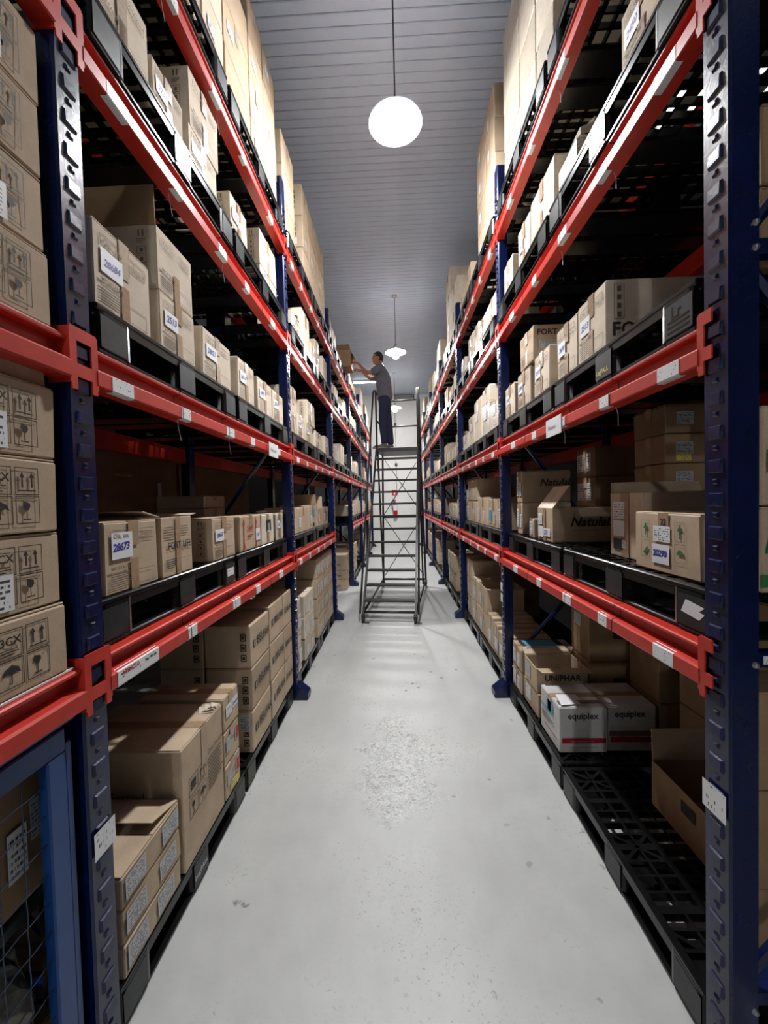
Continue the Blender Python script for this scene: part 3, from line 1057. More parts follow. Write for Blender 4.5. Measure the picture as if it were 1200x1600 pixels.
        s.lines('aisle', 0.08 * W, H * .08, W * .38, H * .22, 7, 'inksoft')
        s.rect('aisle', .58 * W, H * .06, .32 * W, .0018, 'inksoft').rect('aisle', .58 * W, H * .26, .32 * W, .0018, 'inksoft').rect('aisle', .9 * W, H * .06, .0018, H * .2, 'inksoft')
        s.tapelow('tape')
        if num:
            s.pen(0.1 * W, H * .44, num, min(0.05, W * .36 / (.64 * len(num))), W * .36, H * .28)
        if near:
            u = s.dx - 0.075 if s.side == 'L' else 0.03
            s.sideicons(u)
        return s

    def sideicons(s, u):
        H = s.h
        for k in range(4):
            v = H * (.12 + .14 * k)
            s.frame_rect('near', u, v, .036, H * .12, .0018, 'inksoft')
            s.rect('near', u + .012, v + H * .03, .012, H * .06, 'inksoft')
        for k in (0.006, 0.022):
            s.rect('near', u + k, H * .82, .006, H * .1, 'inksoft')
        s.lines('near', u, H * .72, .04, H * .08, 3, 'inksoft')
        return s

    def flap(s, edge, ang, length, mat=None, name='flap'):
        """an open flap hinged on a top edge: 'aisle','near','far','rear'; ang = degrees raised from hanging outwards level"""
        hx, hy, th = s.dx / 2, s.dy / 2, 0.004
        a = math.radians(ang)
        L = length
        sg = 1 if s.side == 'L' else -1
        dirs = {'aisle': Vector((sg, 0, 0)), 'rear': Vector((-sg, 0, 0)), 'near': Vector((0, -1, 0)), 'far': Vector((0, 1, 0))}
        d = dirs[edge]
        along = Vector((0, 1, 0)) if edge in ('aisle', 'rear') else Vector((1, 0, 0))
        half = hy if edge in ('aisle', 'rear') else hx
        base = Vector((d.x * hx, d.y * hy, s.h + 0.001))
        out = d * math.cos(a) + Vector((0, 0, 1)) * math.sin(a)
        nrm = Vector((0, 0, 1)) * math.cos(a) - d * math.sin(a)
        m = MB()
        m.box(-half + .003, half - .003, 0, L, 0, th)
        for i, (x, y, z) in enumerate(m.v):
            m.v[i] = tuple(base + along * (x * (1 - .03 * (y > 0))) + out * y + nrm * z)
        link(name, m.mesh('flap', mat or s.o.data.materials[0]), s.o)
        return s

    def done(s):
        for k, m in s.ink.items():
            qs = [[Vector(m.v[i]) for i in f] for f in m.f]
            bb = [([min(v[a] for v in q) for a in range(3)], [max(v[a] for v in q) for a in range(3)]) for q in qs]
            sz = [max(h[a] - l[a] for a in range(3)) for l, h in bb]
            par = list(range(len(qs)))

            def find(i):
                while par[i] != i:
                    i = par[i]
                return i
            for i in range(len(qs)):
                for j in range(i):
                    g = math.sqrt(sum(max(0, bb[i][0][a] - bb[j][1][a], bb[j][0][a] - bb[i][1][a]) ** 2 for a in range(3)))
                    if g <= max(.0195, .49 * max(sz[i], sz[j])):
                        par[find(i)] = find(j)
            gr = {}
            for i in range(len(qs)):
                gr.setdefault(find(i), []).append(qs[i])
            for g in gr.values():
                mm = MB()
                for q in g:
                    mm.quad(*q)
                link('print', mm.mesh('print', M[k[0]]), s.o)


# ---- left rack, first bay, second shelf
c = Carton('L', 1, 2, 1.165, 1.445, 0.87, 0.262, 0.33, mat='light', look='pale carton with big blue number').order('28684')
c.tapelow('tapeclear', 1.0, .55, .045)
c = Carton('L', 1, 2, 1.502, 1.768, 0.87, 0.222, 0.36, mat='light', look='pale carton with short blue number').order('2513', near=True)
c = Carton('L', 1, 2, 1.502, 1.762, 0.872, 0.235, 0.36, z0=2.049 + PH + .2235, mat='light', look='open pale carton with raised flap', open_=True).order(near=True)
c.flap('near', 92, 0.15, M['dark'])  # darker board paints the shade on the raised flap
Carton('L', 1, 2, 1.83, 2.15, 0.87, 0.228, 0.34, mat='light', look='pale carton with blue number').order('28021', near=True)
Carton('L', 1, 2, 2.24, 2.51, 0.87, 0.236, 0.34, mat='light', look='pale carton before raised flap').order('28116')
c = Carton('L', 1, 2, 2.24, 2.51, 1.24, 0.236, 0.34, mat='kraft', look='open carton with raised flap', open_=True, rear=True)
c.flap('aisle', 80, 0.12)
Carton('L', 1, 2, 2.57, 2.86, 0.87, 0.225, 0.34, mat='light', look='pale carton').order('2491')
Carton('L', 1, 2, 2.875, 3.14, 0.87, 0.225, 0.34, mat='light', look='pale carton').order('2870')
# third shelf
Carton('L', 1, 3, 1.2, 1.5, 0.87, 0.27, 0.36, mat='light', look='bright taped carton').order().tapelow('tapeclear', 1, 0, .05)
Carton('L', 1, 3, 1.513, 1.735, 0.87, 0.2, 0.3, mat='light', look='bright low carton').order('2731')
Carton('L', 1, 3, 1.77, 2.06, 0.87, 0.196, 0.33, mat='light', look='bright carton').order('2801')
Carton('L', 1, 3, 1.8, 2.085, 0.87, 0.262, 0.33, z0=2.937 + PH + .198, mat='light', look='bright carton shifted back').order(near=True)
Carton('L', 1, 3, 2.22, 2.47, 0.87, 0.235, 0.31, mat='light', look='bright carton with printed side').order('2655', near=True)
Carton('L', 1, 3, 2.71, 3.06, 0.87, 0.125, 0.31, mat='light', look='bright flat carton').order('281')
Carton('L', 1, 3, 2.71, 3.06, 0.87, 0.235, 0.31, z0=2.937 + PH + .127, mat='light', look='bright carton').order(near=True)
# first shelf
c = Carton('L', 1, 1, 1.2, 1.482, 0.9, 0.232, 0.31, look='tan carton marked with long blue number').order()
c.label('aisle', .03, .11, .1, .085, 'sheetplain')
c.txt('aisle', .034, .135, '28673', .034, 'pen', shear=.25, bold=.0012, spacing=.92, name='handwriting', tilt=.05)
c = Carton('L', 1, 1, 1.5, 1.734, 0.9, 0.234, 0.31, look='tan carton with lettering across tape', open_=True)
c.txt('aisle', .035, .105, 'FORT LIFE', .04, 'ink', bold=.0004).lines('aisle', .02, .15, .19, .05, 5, 'inksoft').lines('aisle', .02, .03, .09, .04, 5, 'ink')
c.flap('near', 14, .1).flap('far', 6, .06).tapelow('tape', 1.0, 0, .035)
c.rect('aisle', .12, .06, .09, .0015, 'inksoft')
c = Carton('L', 1, 1, 1.925, 2.2, 0.9, 0.215, 0.2, look='tan carton with side symbols').order('28663', near=True)
c = Carton('L', 1, 1, 2.27, 2.62, 0.9, 0.21, 0.25, look='tan carton with red arrows')
for u in (.05, .25):
    c.rect('aisle', u, .04, .012, .12, 'inkred').poly('aisle', [(u - .012, .155), (u + .024, .155), (u + .006, .195)], 'inkred').poly('aisle', [(u - .01, .015), (u + .022, .015), (u + .012, .045), (u, .045)], 'inkred')
c.txt('aisle', .1, .115, 'Small', .05, 'inkred', shear=.2, bold=.0006).lines('aisle', .11, .07, .1, .03, 2, 'inkred').label('aisle', .25, .045, .075, .075, 'sheetplain')
c.txt('aisle', .255, .07, '7187', .028, 'pen', shear=.2, bold=.0008, name='handwriting')
c = Carton('L', 1, 1, 2.64, 2.9, 0.9, 0.205, 0.25, mat='light', look='tan carton with dark label')
c.label('aisle', .09, .09, .1, .075, 'barcode').label('aisle', .11, .08, .05, .06, 'sheet').tapelow('tape', .5)
c = Carton('L', 1, 1, 2.96, 3.15, 0.9, 0.205, 0.25, mat='light', look='tan carton with blue number').order('2621')
# big cartons behind the first shelf
for j, (y0, y1) in enumerate(((1.9, 3.5), (3.55, 5.2))):
    c = Carton('L', 1, 1, y0, y1, 1.93, 0.84, 0.6, z0=1.15, mat='dark', look=('wide brown carton in next rack', 'brown carton in next rack')[j], rear=True, tape=None)
    c.label('aisle', 1.3, .42, .05, .22, 'sheetplain').label('aisle', 1.33, .1, .06, .14, 'sheetplain') if j == 0 else None  # slits of light on the rear carton, painted as white strips
    t = thing('support_platform', ('grey platform under the wide brown carton in the next rack', 'grey platform under the narrower brown carton in the next rack')[j], 'platform', (-2.23, (y0 + y1) / 2, 0))
    link('top_board', MB().cbox(-.3, .3, -(y1 - y0) / 2, (y1 - y0) / 2, 1.11, 1.149, .004).mesh('top_board', M['greyblk']), t)
    for px in (-.27, .27):
        for py in (-1, 1):
            link('leg', MB().box(px - .025, px + .025, py * ((y1 - y0) / 2 - .05) - .025, py * ((y1 - y0) / 2 - .05) + .025, 0, 1.11).mesh('leg', M['greyblk']), t)
c = Carton('L', 1, 1, 2.8, 3.15, 1.36, 0.255, 0.34, mat='kraft', look='brown carton with cursive lettering', rear=True)
c.txt('near', .05, .1, 'Natulab', .085, 'ink', shear=.3, bold=.002).rect('near', .05, .07, .2, .003)
c = Carton('L', 1, 1, 2.8, 3.15, 1.36, 0.09, 0.34, z0=1.178 + PH + .257, mat='kraft', look='flat brown carton', rear=True)
# floor pallets of the first bay
for k in range(3):
    c = Carton('L', 1, 0, 1.17, 1.5, 0.87, 0.107, 0.4, z0=PH + .001 + k * .108, look=('flat tan carton with barcode label', 'flat tan carton with two labels', 'flat tan carton with loose lid')[k], tape=None)
    c.label('aisle', .015, .02, .1, .07, 'sheetgrey').label('aisle', .17 + .02 * k, .02, .1, .07, 'sheetgrey', .03)
    c.rect('aisle', .012, .012, .004, .08, 'barcode')
c.flap('far', 168, .155)
c = Carton('L', 1, 0, 1.515, 1.895, 0.87, 0.5, 0.5, look='large tan carton with torn tape')
c.symbol('aisle', 'stack', .05, .27, .072).symbol('aisle', 'up', .128, .27, .072).symbol('aisle', 'glass', .05, .18, .072).symbol('aisle', 'umbrella', .128, .18, .072)
c.lines('aisle', .215, .185, .15, .15, 9, 'ink', .3).txt('aisle', .215, .345, 'Disk Medicinal', .028, 'ink', shear=.2)
c.txt('near', .2, .3, 'Gerend', .05, 'inksoft').rect('near', .1, .26, .3, .004, 'inksoft')
m_ = MB()
for q in range(5):
    a = .085 + q * .01
    m_.quad((.25 - .06 + q * .01, a, .5 + .004 * q), (.25, a + .01, .502 + .012 * (q % 2)), (.25 - .01, a + .05, .504), (.25 - .08 + q * .01, a + .045, .503 + .008 * ((q + 1) % 2)))
link('torn_flap', m_.mesh('torn_flap', M['light']), c.o)
for k in range(3):
    c = Carton('L', 1, 0, 1.905, 2.09, 0.87, 0.168, 0.42, z0=PH + .001 + k * .17, look=('small carton with yellow label', 'small carton with red sticker', 'small carton with written white label')[k])
    if k < 2:
        c.label('aisle', .015, .06, .05, .07, 'sheetgrey').label('aisle', .12, .07, .035, .07, 'sheetplain' if k > 2 else 'sheetgrey')
        c.rect('aisle', .13, .07, .03, .06, 'inkred', .001)
    if k == 0:
        c.label('aisle', .05, .015, .1, .045, 'yellow', -.2)
    if k == 2:
        c.label('aisle', .02, .06, .075, .06, 'sheet').label('aisle', .1, .07, .07, .05, 'sheetplain')
        c.txt('aisle', .105, .085, 'Speedo', .02, 'pen', shear=.3, bold=.0006, name='handwriting')


def belfar(side, bay, y0, y1, X, d, rows, h, near=False, rear=False, zb=None):
    for k in range(rows):
        c = Carton(side, bay, 0, y0, y1, X, h - .002, d, z0=PH + .001 + k * h, mat='kraft', look='tan carton with dark block lettering' if not rear else 'shaded tan carton', tape=None, rear=rear)
        W = y1 - y0
        if not rear:
            c.rect('aisle', W * .12, h * .42, W * .12, h * .17, 'inkgrey').rect('aisle', W * .165, h * .44, W * .03, h * .13, 'kraft', .0005)
            c.txt('aisle', W * .3, h * .44, 'BELFAR', W * .2, 'inkgrey', bold=.0014)
        if near:
            for q in range(3):
                v = h * (.15 + .24 * q)
                c.frame_rect('near', d - .055, v, .034, h * .17, .006, 'ink').rect('near', d - .046, v + h * .05, .016, h * .07, 'ink')
            if k == 0:
                c.label('near', d - .075, h * .5, .06, .1, 'sheetgrey')


belfar('L', 1, 2.29, 2.632, 0.87, 0.27, 3, 0.25, near=True)
belfar('L', 1, 2.29, 2.632, 1.15, 0.26, 3, 0.25, near=True, rear=True)
belfar('L', 1, 2.64, 2.965, 0.87, 0.34, 3, 0.257)
belfar('L', 1, 2.972, 3.19, 0.87, 0.34, 3, 0.257)
# top shelf, stacks
for j, (y0, y1, n, h, mt) in enumerate(((1.55, 1.95, 1, .3, 'light'), (1.96, 2.2, 2, .28, 'light'), (2.21, 2.6, 3, .27, 'kraft'), (2.61, 2.88, 4, .255, 'kraft'), (2.885, 3.17, 4, .25, 'kraft'))):
    for k in range(n):
        c = Carton('L', 1, 4, y0, y1, 0.87, h - .002, 0.4, z0=3.687 + PH + .001 + k * h, mat=mt, look='tan carton with small label' if (k + j) % 2 else 'plain tan carton', tape='tapeclear' if k % 2 else None)
        if (k + j) % 2:
            c.label('aisle', .05, h * .4, .09, .06, 'sheet')
# ---- left rack, second bay
for (y0, y1, n, h) in ((3.34, 3.73, 3, .275), (4.05, 4.33, 3, .31), (4.34, 4.8, 3, .305), (4.81, 5.25, 3, .305)):
    for k in range(n):
        c = Carton('L', 2, 4, y0, y1, 0.87, h - .002, 0.42, z0=3.687 + PH + .001 + k * h, mat='kraft', look='tall tan carton' if k % 2 else 'tan carton with dark side marks', tape='tapeclear' if k == n - 1 else None)
        if y0 > 4 and y0 < 4.2 or k % 2 == 0:
            for q in range(4):
                c.rect('near', .3, h * (.2 + .16 * q), .05, h * .1, 'inkgrey')
            if k == 1:
                c.label('near', .3, h * .1, .06, .06, 'sheetplain')
        if k == 1:
            c.label('aisle', .08, .05, .09, .07, 'sheet')
c = Carton('L', 2, 3, 3.9, 4.24, .87, .4, .4, mat='light', look='tall pale carton with lettered side')
c.txt('near', .2, .25, 'FAR', .1, 'inkgrey', bold=.002)
Carton('L', 2, 3, 3.5, 3.86, .87, .19, .3, mat='light', look='pale carton with blue number').order('2707')
Carton('L', 2, 3, 4.3, 4.55, .87, .23, .34, mat='light', look='pale carton').order(near=True)
c = Carton('L', 2, 3, 4.56, 4.78, .87, .36, .34, mat='light', look='tall pale carton').order(near=True)
c = Carton('L', 2, 3, 4.98, 5.26, .87, .32, .34, mat='light', look='pale carton with round mark')
c.symbol('near', 'umbrella', .1, .15, .1, 'inksoft')
for (y0, y1, z, h, nm) in ((3.36, 3.58, 0, .4, None), (3.59, 3.88, 0, .215, '2480'), (3.93, 4.25, 0, .2, '2815'), (4.02, 4.38, .202, .235, None), (4.39, 4.72, 0, .195, None), (4.98, 5.26, 0, .23, '2690')):
    Carton('L', 2, 2, y0, y1, .87, h, .36, z0=2.049 + PH + .001 + z, mat='light', look='pale carton with blue number' if nm else 'pale unnumbered carton').order(nm, near=y0 > 3.9)
for (y0, y1, h, lk) in ((3.38, 3.6, .22, 'tan carton with white label'), (3.61, 4.08, .235, 'tan carton'), (4.1, 4.5, .25, 'tan carton with blue sticker'), (4.52, 4.85, .21, 'tan open carton'), (4.87, 5.22, .22, 'tan carton with striped print')):
    op = 'open' in lk
    c = Carton('L', 2, 1, y0, y1, .9, h, .3, look=lk, open_=op)
    if op:
        c.flap('near', 75, .16).flap('far', 80, .14)
    c.label('aisle', .05, .05, .08, .09, 'sheet')
    if 'blue' in lk:
        c.rect('aisle', .16, .13, .1, .08, 'inkcyan', .001)
        c.rect('aisle', .16, .02, .08, .04, 'ink')
    if 'striped' in lk:
        for q in range(4):
            c.rect('aisle', .1 + .05 * q, .04, .025, .13, 'inksoft')
for (y0, y1, n, h) in ((3.36, 3.5, 2, .31), (3.64, 3.84, 3, .2), (3.845, 4.05, 3, .2)):
    for k in range(n):
        c = Carton('L', 2, 0, y0, y1, .87, h - .002, .3, z0=PH + .001 + k * h, mat='light', look='narrow pale carton' if n == 2 else 'small pale labelled carton', tape=None)
        c.label('aisle', .03, h * .2, .1, h * .4, 'sheet')
for (y0, y1) in ((4.25, 4.58), (4.585, 4.92), (4.925, 5.25)):
    for k in range(4):
        c = Carton('L', 2, 0, y0, y1, .87, .21, .5, z0=PH + .001 + k * .212, mat='kraft', look='tan carton in tall block', tape=None)
        c.label('aisle', .03, .05, .05, .09, 'sheet').label('aisle', .12, .05, .05, .09, 'sheet').label('aisle', .21, .05, .05, .09, 'sheet')

# ---- right rack, first bay, first shelf
c = Carton('R', 1, 1, 1.255, 1.6, .925, .212, .16, look='tan carton with purple number and green arrows', tape=None, rz=0.0)
W = c.dy
for u in (.045, .225):
    c.frame_rect('aisle', u, .115, .05, .065, .0012, 'inksoft').rect('aisle', u + .022, .125, .006, .03, 'inkgreen').poly('aisle', [(u + .012, .15), (u + .038, .15), (u + .025, .172)], 'inkgreen')
    c.frame_rect('aisle', u, .045, .05, .062, .0012, 'inksoft')
c.poly('aisle', [(.235, .072), (.268, .072), (.262, .085), (.251, .09), (.241, .085)], 'inkgreen').poly('aisle', [(.055, .06), (.07, .055), (.085, .075), (.08, .085)], 'inkgreen')
c.label('aisle', .115, .108, .09, .055, 'sheet').label('aisle', .108, .03, .092, .068, 'sheetplain')
c.txt('aisle', .114, .056, '20290', .032, 'pen', shear=.1, bold=.0013, spacing=.9, name='handwriting')
c.tapelow('tape', 1.0, .72, .055)
c.txt('aisle', .155, .168, '22', .03, 'ink', bold=.001)
c = Carton('R', 1, 1, 1.675, 1.925, 1.0, .285, .42, look='tall open tan carton with labels', open_=True)
c.label('aisle', .03, .17, .09, .075, 'sheet').label('aisle', .03, .09, .09, .07, 'sheetplain').label('aisle', .03, .03, .08, .05, 'barcode').label('aisle', .1, .04, .03, .035, 'sheet')
c.flap('far', 75, .05).flap('rear', 12, .12).tapelow('tape', 1, 0, .06)
c = Carton('R', 1, 1, 2.43, 2.69, .926, .206, .37, look='open tan carton with cursive lettering', open_=True, rz=0)
c.txt('near', .1, .095, 'Natulab', .078, 'ink', shear=.3, bold=.002).rect('near', .11, .07, .19, .002, 'ink')
c.label('aisle', .02, .1, .07, .07, 'sheet').label('aisle', .02, .02, .08, .07, 'sheetplain').label('aisle', .11, .03, .11, .05, 'sheetplain')
c.txt('aisle', .12, .04, '235', .04, 'pen', shear=.2, bold=.001, name='handwriting')
c.flap('aisle', 128, .17, M['light']).tapelow('tape', 1, 0, .04)
c = Carton('R', 1, 1, 2.76, 2.86, .925, .13, .1, mat='light', look='small pale labelled carton')
c.label('aisle', .02, .02, .06, .09, 'sheet')
for k in range(2):
    c = Carton('R', 1, 1, 3.03, 3.15, .93, .235, .36, z0=1.178 + PH + .001 + k * .237, look='tan carton with cursive lettering', rz=0)
    c.label('aisle', .005, .05, .04, .14, 'sheet').label('aisle', .07, .05, .04, .1, 'sheet')
    c.txt('near', .13, .12, 'Natulab', .075, 'ink', shear=.3, bold=.0018)
for k in range(3):
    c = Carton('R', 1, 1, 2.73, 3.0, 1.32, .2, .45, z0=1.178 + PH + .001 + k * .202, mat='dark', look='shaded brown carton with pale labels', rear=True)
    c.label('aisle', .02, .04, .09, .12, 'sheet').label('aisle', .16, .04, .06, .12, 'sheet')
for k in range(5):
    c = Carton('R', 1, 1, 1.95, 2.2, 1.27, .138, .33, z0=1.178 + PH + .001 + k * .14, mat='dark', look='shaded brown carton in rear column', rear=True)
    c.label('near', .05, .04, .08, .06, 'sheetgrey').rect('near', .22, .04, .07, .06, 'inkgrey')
    if k == 3:
        c.label('near', .05, .01, .07, .035, 'yellow')
# seen through the end frame
c = Carton('R', 1, 1, 1.115, 1.25, .98, .235, .34, look='tan carton with green lettering and band', rear=True, tape=None)
c.txt('near', .005, .11, 'Vitamedic'[-0:2] and 'la Vida', .1, 'inkgreen', shear=.25, bold=.002).rect('near', 0, .015, .33, .035, 'inkgreen').lines('near', .02, .075, .15, .012, 1, 'inksoft')
c = Carton('R', 1, 1, 1.115, 1.25, .98, .27, .34, z0=1.178 + PH + .238, look='tan carton with outlined lettering', rear=True, tape=None)
c.frame_rect('near', .012, .09, .2, .06, .003, 'inksoft').txt('near', .03, .105, 'Plástico', .035, 'inksoft')
# second shelf
c = Carton('R', 1, 2, 1.665, 1.922, .86, .27, .4, mat='light', look='large pale carton with big lettering')
c.order('2513')
c.txt('near', .02, .045, 'FORT LIFE', .075, 'ink', bold=.0016)
c.frame_rect('near', .03, .11, .04, .14, .002, 'inksoft')
for q in range(4):
    c.rect('near', .042, .118 + .034 * q, .016, .02, 'inksoft')
Carton('R', 1, 2, 1.928, 2.17, .86, .262, .38, mat='light', look='pale carton with blue number').order('2630').flap('rear', 70, .1)
Carton('R', 1, 2, 2.27, 2.52, .86, .247, .33, mat='light', look='pale carton before lettered carton').order('2510')
Carton('R', 1, 2, 2.6, 2.86, .86, .24, .33, mat='light', look='pale carton under lettered carton').order('2700')
c = Carton('R', 1, 2, 2.535, 2.79, .862, .215, .33, z0=2.049 + PH + .25, mat='kraft', look='tan carton with bold lettering').order()
c.txt('near', .02, .15, 'FORT', .05, 'ink', bold=.001).label('near', .03, .06, .12, .06, 'sheetgrey')
c.flap('rear', 35, .12)
Carton('R', 1, 2, 2.93, 3.17, .86, .235, .32, mat='light', look='pale carton with blue number').order('2650')
for k in range(2):
    c = Carton('R', 1, 2, 1.115, 1.25, .98, .21, .4, z0=2.049 + PH + .001 + k * .212, mat='dark', look='brown carton with curly print', rear=True, tape=None)
    c.txt('near', .02, .08, 'Q', .1, 'ink', shear=.3)
# third shelf
Carton('R', 1, 3, 1.3, 1.55, .86, .255, .34, mat='light', look='bright carton').order('2450')
Carton('R', 1, 3, 2.165, 2.55, .86, .3, .34, mat='light', look='bright tall carton').order()
Carton('R', 1, 3, 2.565, 2.8, .86, .285, .34, mat='light', look='bright carton').order('2401')
Carton('R', 1, 3, 2.93, 3.15, .86, .25, .3, mat='light', look='bright carton with bare side').order()
# plastic-wrapped parcel: body and crumpled film
pm = MB()
pm.cbox(-.17, .17, -.12, .12, 0, .17, .02)
bmx = thing('wrapped_parcel', 'shiny plastic-wrapped parcel between cartons on third right-side shelf', 'parcel', (.86 + .17, 2.02, 2.935 + PH + .001), 0, None, pm.mesh('wrapped_parcel', M['film']))
fm = MB()
rr = random.Random(5)
N = 16
ring = []
for j in range(4):
    row = []
    for k in range(N):
        a = 2 * PI * k / N
        q = 1.0 - .18 * j
        row.append((.165 * q * math.copysign(min(1, abs(math.cos(a)) * 1.3), math.cos(a)) + rr.uniform(-.02, .02) * (j > 0), .115 * q * math.copysign(min(1, abs(math.sin(a)) * 1.3), math.sin(a)) + rr.uniform(-.02, .02) * (j > 0), .168 + j * .035 + rr.uniform(-.02, .03) * (j > 0)))
    ring.append(row)
for j in range(3):
    for k in range(N):
        fm.quad(ring[j][k], ring[j][(k + 1) % N], ring[j + 1][(k + 1) % N], ring[j + 1][k])
link('crumpled_film', fm.mesh('crumpled_film', M['film']), bmx)
# top shelf: film-wrapped stacks
for (y0, y1, n, h) in ((1.5, 1.9, 2, .3), (2.16, 2.42, 4, .275), (2.425, 2.72, 4, .28), (2.725, 3.1, 4, .28)):
    for k in range(n):
        Carton('R', 1, 4, y0, y1, .862, h - .002, .4, z0=3.722 + PH + .001 + k * h, mat='film', look='film-wrapped carton', tape=None, rz=0)
# floor pallets, right
c = Carton('R', 1, 0, 2.275, 2.57, .89, .262, .265, mat='white', look='white carton with dark lettering and red band', rz=0)
c.txt('near', .045, .195, 'equiplex', .05, 'ink', bold=.001).rect('near', .012, .055, .245, .03, 'inkcrimson').rect('near', .06, .03, .15, .002, 'ink')
c.txt('near', .06, .064, 'SORO FISIOLÓGICO 0,9%', .011, 'white')
c.txt('aisle', .02, .15, 'equiplex', .04, 'inkcyan', bold=.0008).rect('aisle', .1, .16, .1, .07, 'inkcyan').lines('aisle', .02, .09, .2, .04, 4, 'inksoft').rect('aisle', .06, .055, .2, .004, 'inkcrimson')
m_ = MB()
m_.quad((-.12, -.14, c.h + .012), (.03, -.11, c.h + .004), (.02, -.0, c.h + .003), (-.11, -.03, c.h + .02))
link('paper_sheet', m_.mesh('paper_sheet', M['sheetplain']), c.o)
c.rect('top', .01, .03, .24, .04, 'inksoft', .002)
c = Carton('R', 1, 0, 2.285, 2.58, 1.165, .262, .265, mat='white', look='white carton with shaded lettering', rz=0, rear=True)
c.txt('near', .035, .2, 'equiplex', .05, 'ink', bold=.001).rect('near', .012, .055, .245, .03, 'inkcrimson').rect('near', 0.005, .09, .255, .03, 'inksoft')
c = Carton('R', 1, 0, 2.63, 2.93, .895, .165, .3, look='tan lower carton', z0=PH + .001)
c.label('aisle', .05, .04, .1, .1, 'sheet')
c = Carton('R', 1, 0, 2.64, 2.9, .89, .16, .33, z0=PH + .168, look='open tan carton with half-hidden lettering', open_=True)
c.txt('near', .05, .08, 'UNIPHAR', .055, 'ink', bold=.0014).label('aisle', .04, .04, .09, .1, 'sheetgrey')
c.flap('near', 4, .09).flap('far', 10, .1)
for k in range(2):
    c = Carton('R', 1, 0, 2.95, 3.18, .885, .165, .4, z0=PH + .001 + k * .168, look='tan carton with two labels' if k == 0 else 'tan carton topped with blue-black folder')
    c.label('aisle', .03, .03, .06, .1, 'sheet').label('aisle', .13, .02, .06, .1, 'sheet')
fo = thing('plastic_folder', 'blue-black plastic folder lying on carton beside second right-side upright', 'folder', (1.07, 3.06, PH + .337), .05)
link('cover', MB().cbox(-.15, .15, -.09, .09, .0, .008, .003).mesh('cover', M['barcode']), fo)
link('sheet', MB().box(-.13, .1, -.07, .07, .0082, .0092).mesh('sheet', M['inkcyan']), fo)
for k in range(2):
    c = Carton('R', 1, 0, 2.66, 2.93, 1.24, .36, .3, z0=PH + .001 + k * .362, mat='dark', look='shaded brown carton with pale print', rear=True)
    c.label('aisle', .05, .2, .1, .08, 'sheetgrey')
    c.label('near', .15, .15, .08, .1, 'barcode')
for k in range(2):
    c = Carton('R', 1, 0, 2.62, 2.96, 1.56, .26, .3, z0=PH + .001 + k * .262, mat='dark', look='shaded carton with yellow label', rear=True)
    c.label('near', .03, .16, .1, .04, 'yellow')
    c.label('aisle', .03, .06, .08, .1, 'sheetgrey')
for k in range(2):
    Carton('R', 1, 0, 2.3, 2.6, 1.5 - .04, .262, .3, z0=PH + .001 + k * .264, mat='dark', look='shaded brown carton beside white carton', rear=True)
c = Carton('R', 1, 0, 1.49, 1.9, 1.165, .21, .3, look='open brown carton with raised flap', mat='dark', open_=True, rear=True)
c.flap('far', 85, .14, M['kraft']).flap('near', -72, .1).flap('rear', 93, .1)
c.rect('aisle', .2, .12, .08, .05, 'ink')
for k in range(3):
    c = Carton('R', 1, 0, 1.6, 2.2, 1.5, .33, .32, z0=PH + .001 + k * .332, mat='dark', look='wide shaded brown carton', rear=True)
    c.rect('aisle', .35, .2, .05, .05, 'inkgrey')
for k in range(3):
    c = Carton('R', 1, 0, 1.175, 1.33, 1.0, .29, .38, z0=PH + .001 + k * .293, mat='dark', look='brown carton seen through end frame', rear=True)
# blue sack at the foot of the right end frame
bm = bmesh.new()
bmesh.ops.create_icosphere(bm, subdivisions=3, radius=1)
rr = random.Random(3)
for v in bm.verts:
    n = 1 + rr.uniform(-.07, .07)
    v.co = Vector((v.co.x * .1 * n, v.co.y * .024 * n, max(-.4, v.co.z) * .11 * n + .044 * n))
zmin = min(v.co.z for v in bm.verts)
for v in bm.verts:
    v.co.z -= zmin
me = bpy.data.meshes.new('plastic_sack')
bm.to_mesh(me)
bm.free()
me.materials.append(M['plaid'])
thing('plastic_sack', 'folded blue plastic sack standing inside the first right-side upright', 'sack', (1.09, 1.143, PH + .002), 0, None, me)

# ---- right rack, second bay
for (y0, y1) in ((3.37, 3.71), (3.715, 4.07)):
    for k in range(4):
        c = Carton('R', 2, 4, y0, y1, .862, .268, .4, z0=3.722 + PH + .001 + k * .27, mat='kraft', look='tan carton with white stickers', tape=None)
        c.label('aisle', .1, .08, .06, .08, 'sheetplain').label('near', .1, .1, .1, .08, 'sheetgrey')
Carton('R', 2, 4, 4.46, 4.87, .862, .3, .36, look='single low tan carton')
Carton('R', 2, 4, 4.9, 5.22, .862, .2, .36, look='flat tan carton')
for (y0, y1, h, nm, lk) in ((3.37, 3.75, .24, '2391', 'pale carton with blue number'), (3.79, 4.1, .24, '2402', 'pale carton with white label'), (4.12, 4.4, .3, None, 'tall pale carton'), (4.42, 4.7, .32, None, 'tall pale carton with side print'), (4.95, 5.2, .24, '2411', 'pale carton by far upright')):
    Carton('R', 2, 3, y0, y1, .862, h, .34, mat='light', look=lk).order(nm, near=True)
for (y0, y1, h, lk) in ((3.37, 3.7, .24, 'pale crumpled carton'), (3.72, 4.05, .3, 'pale carton wrapped in film'), (4.07, 4.45, .43, 'tall pale carton with taped top'), (4.47, 4.78, .33, 'pale carton'), (4.8, 5.2, .2, 'low pale carton')):
    c = Carton('R', 2, 2, y0, y1, .865, h, .36, mat='film' if 'film' in lk or 'crumpled' in lk else 'light', look=lk)
    c.label('aisle', .08, h * .5, .12, .08, 'sheet')
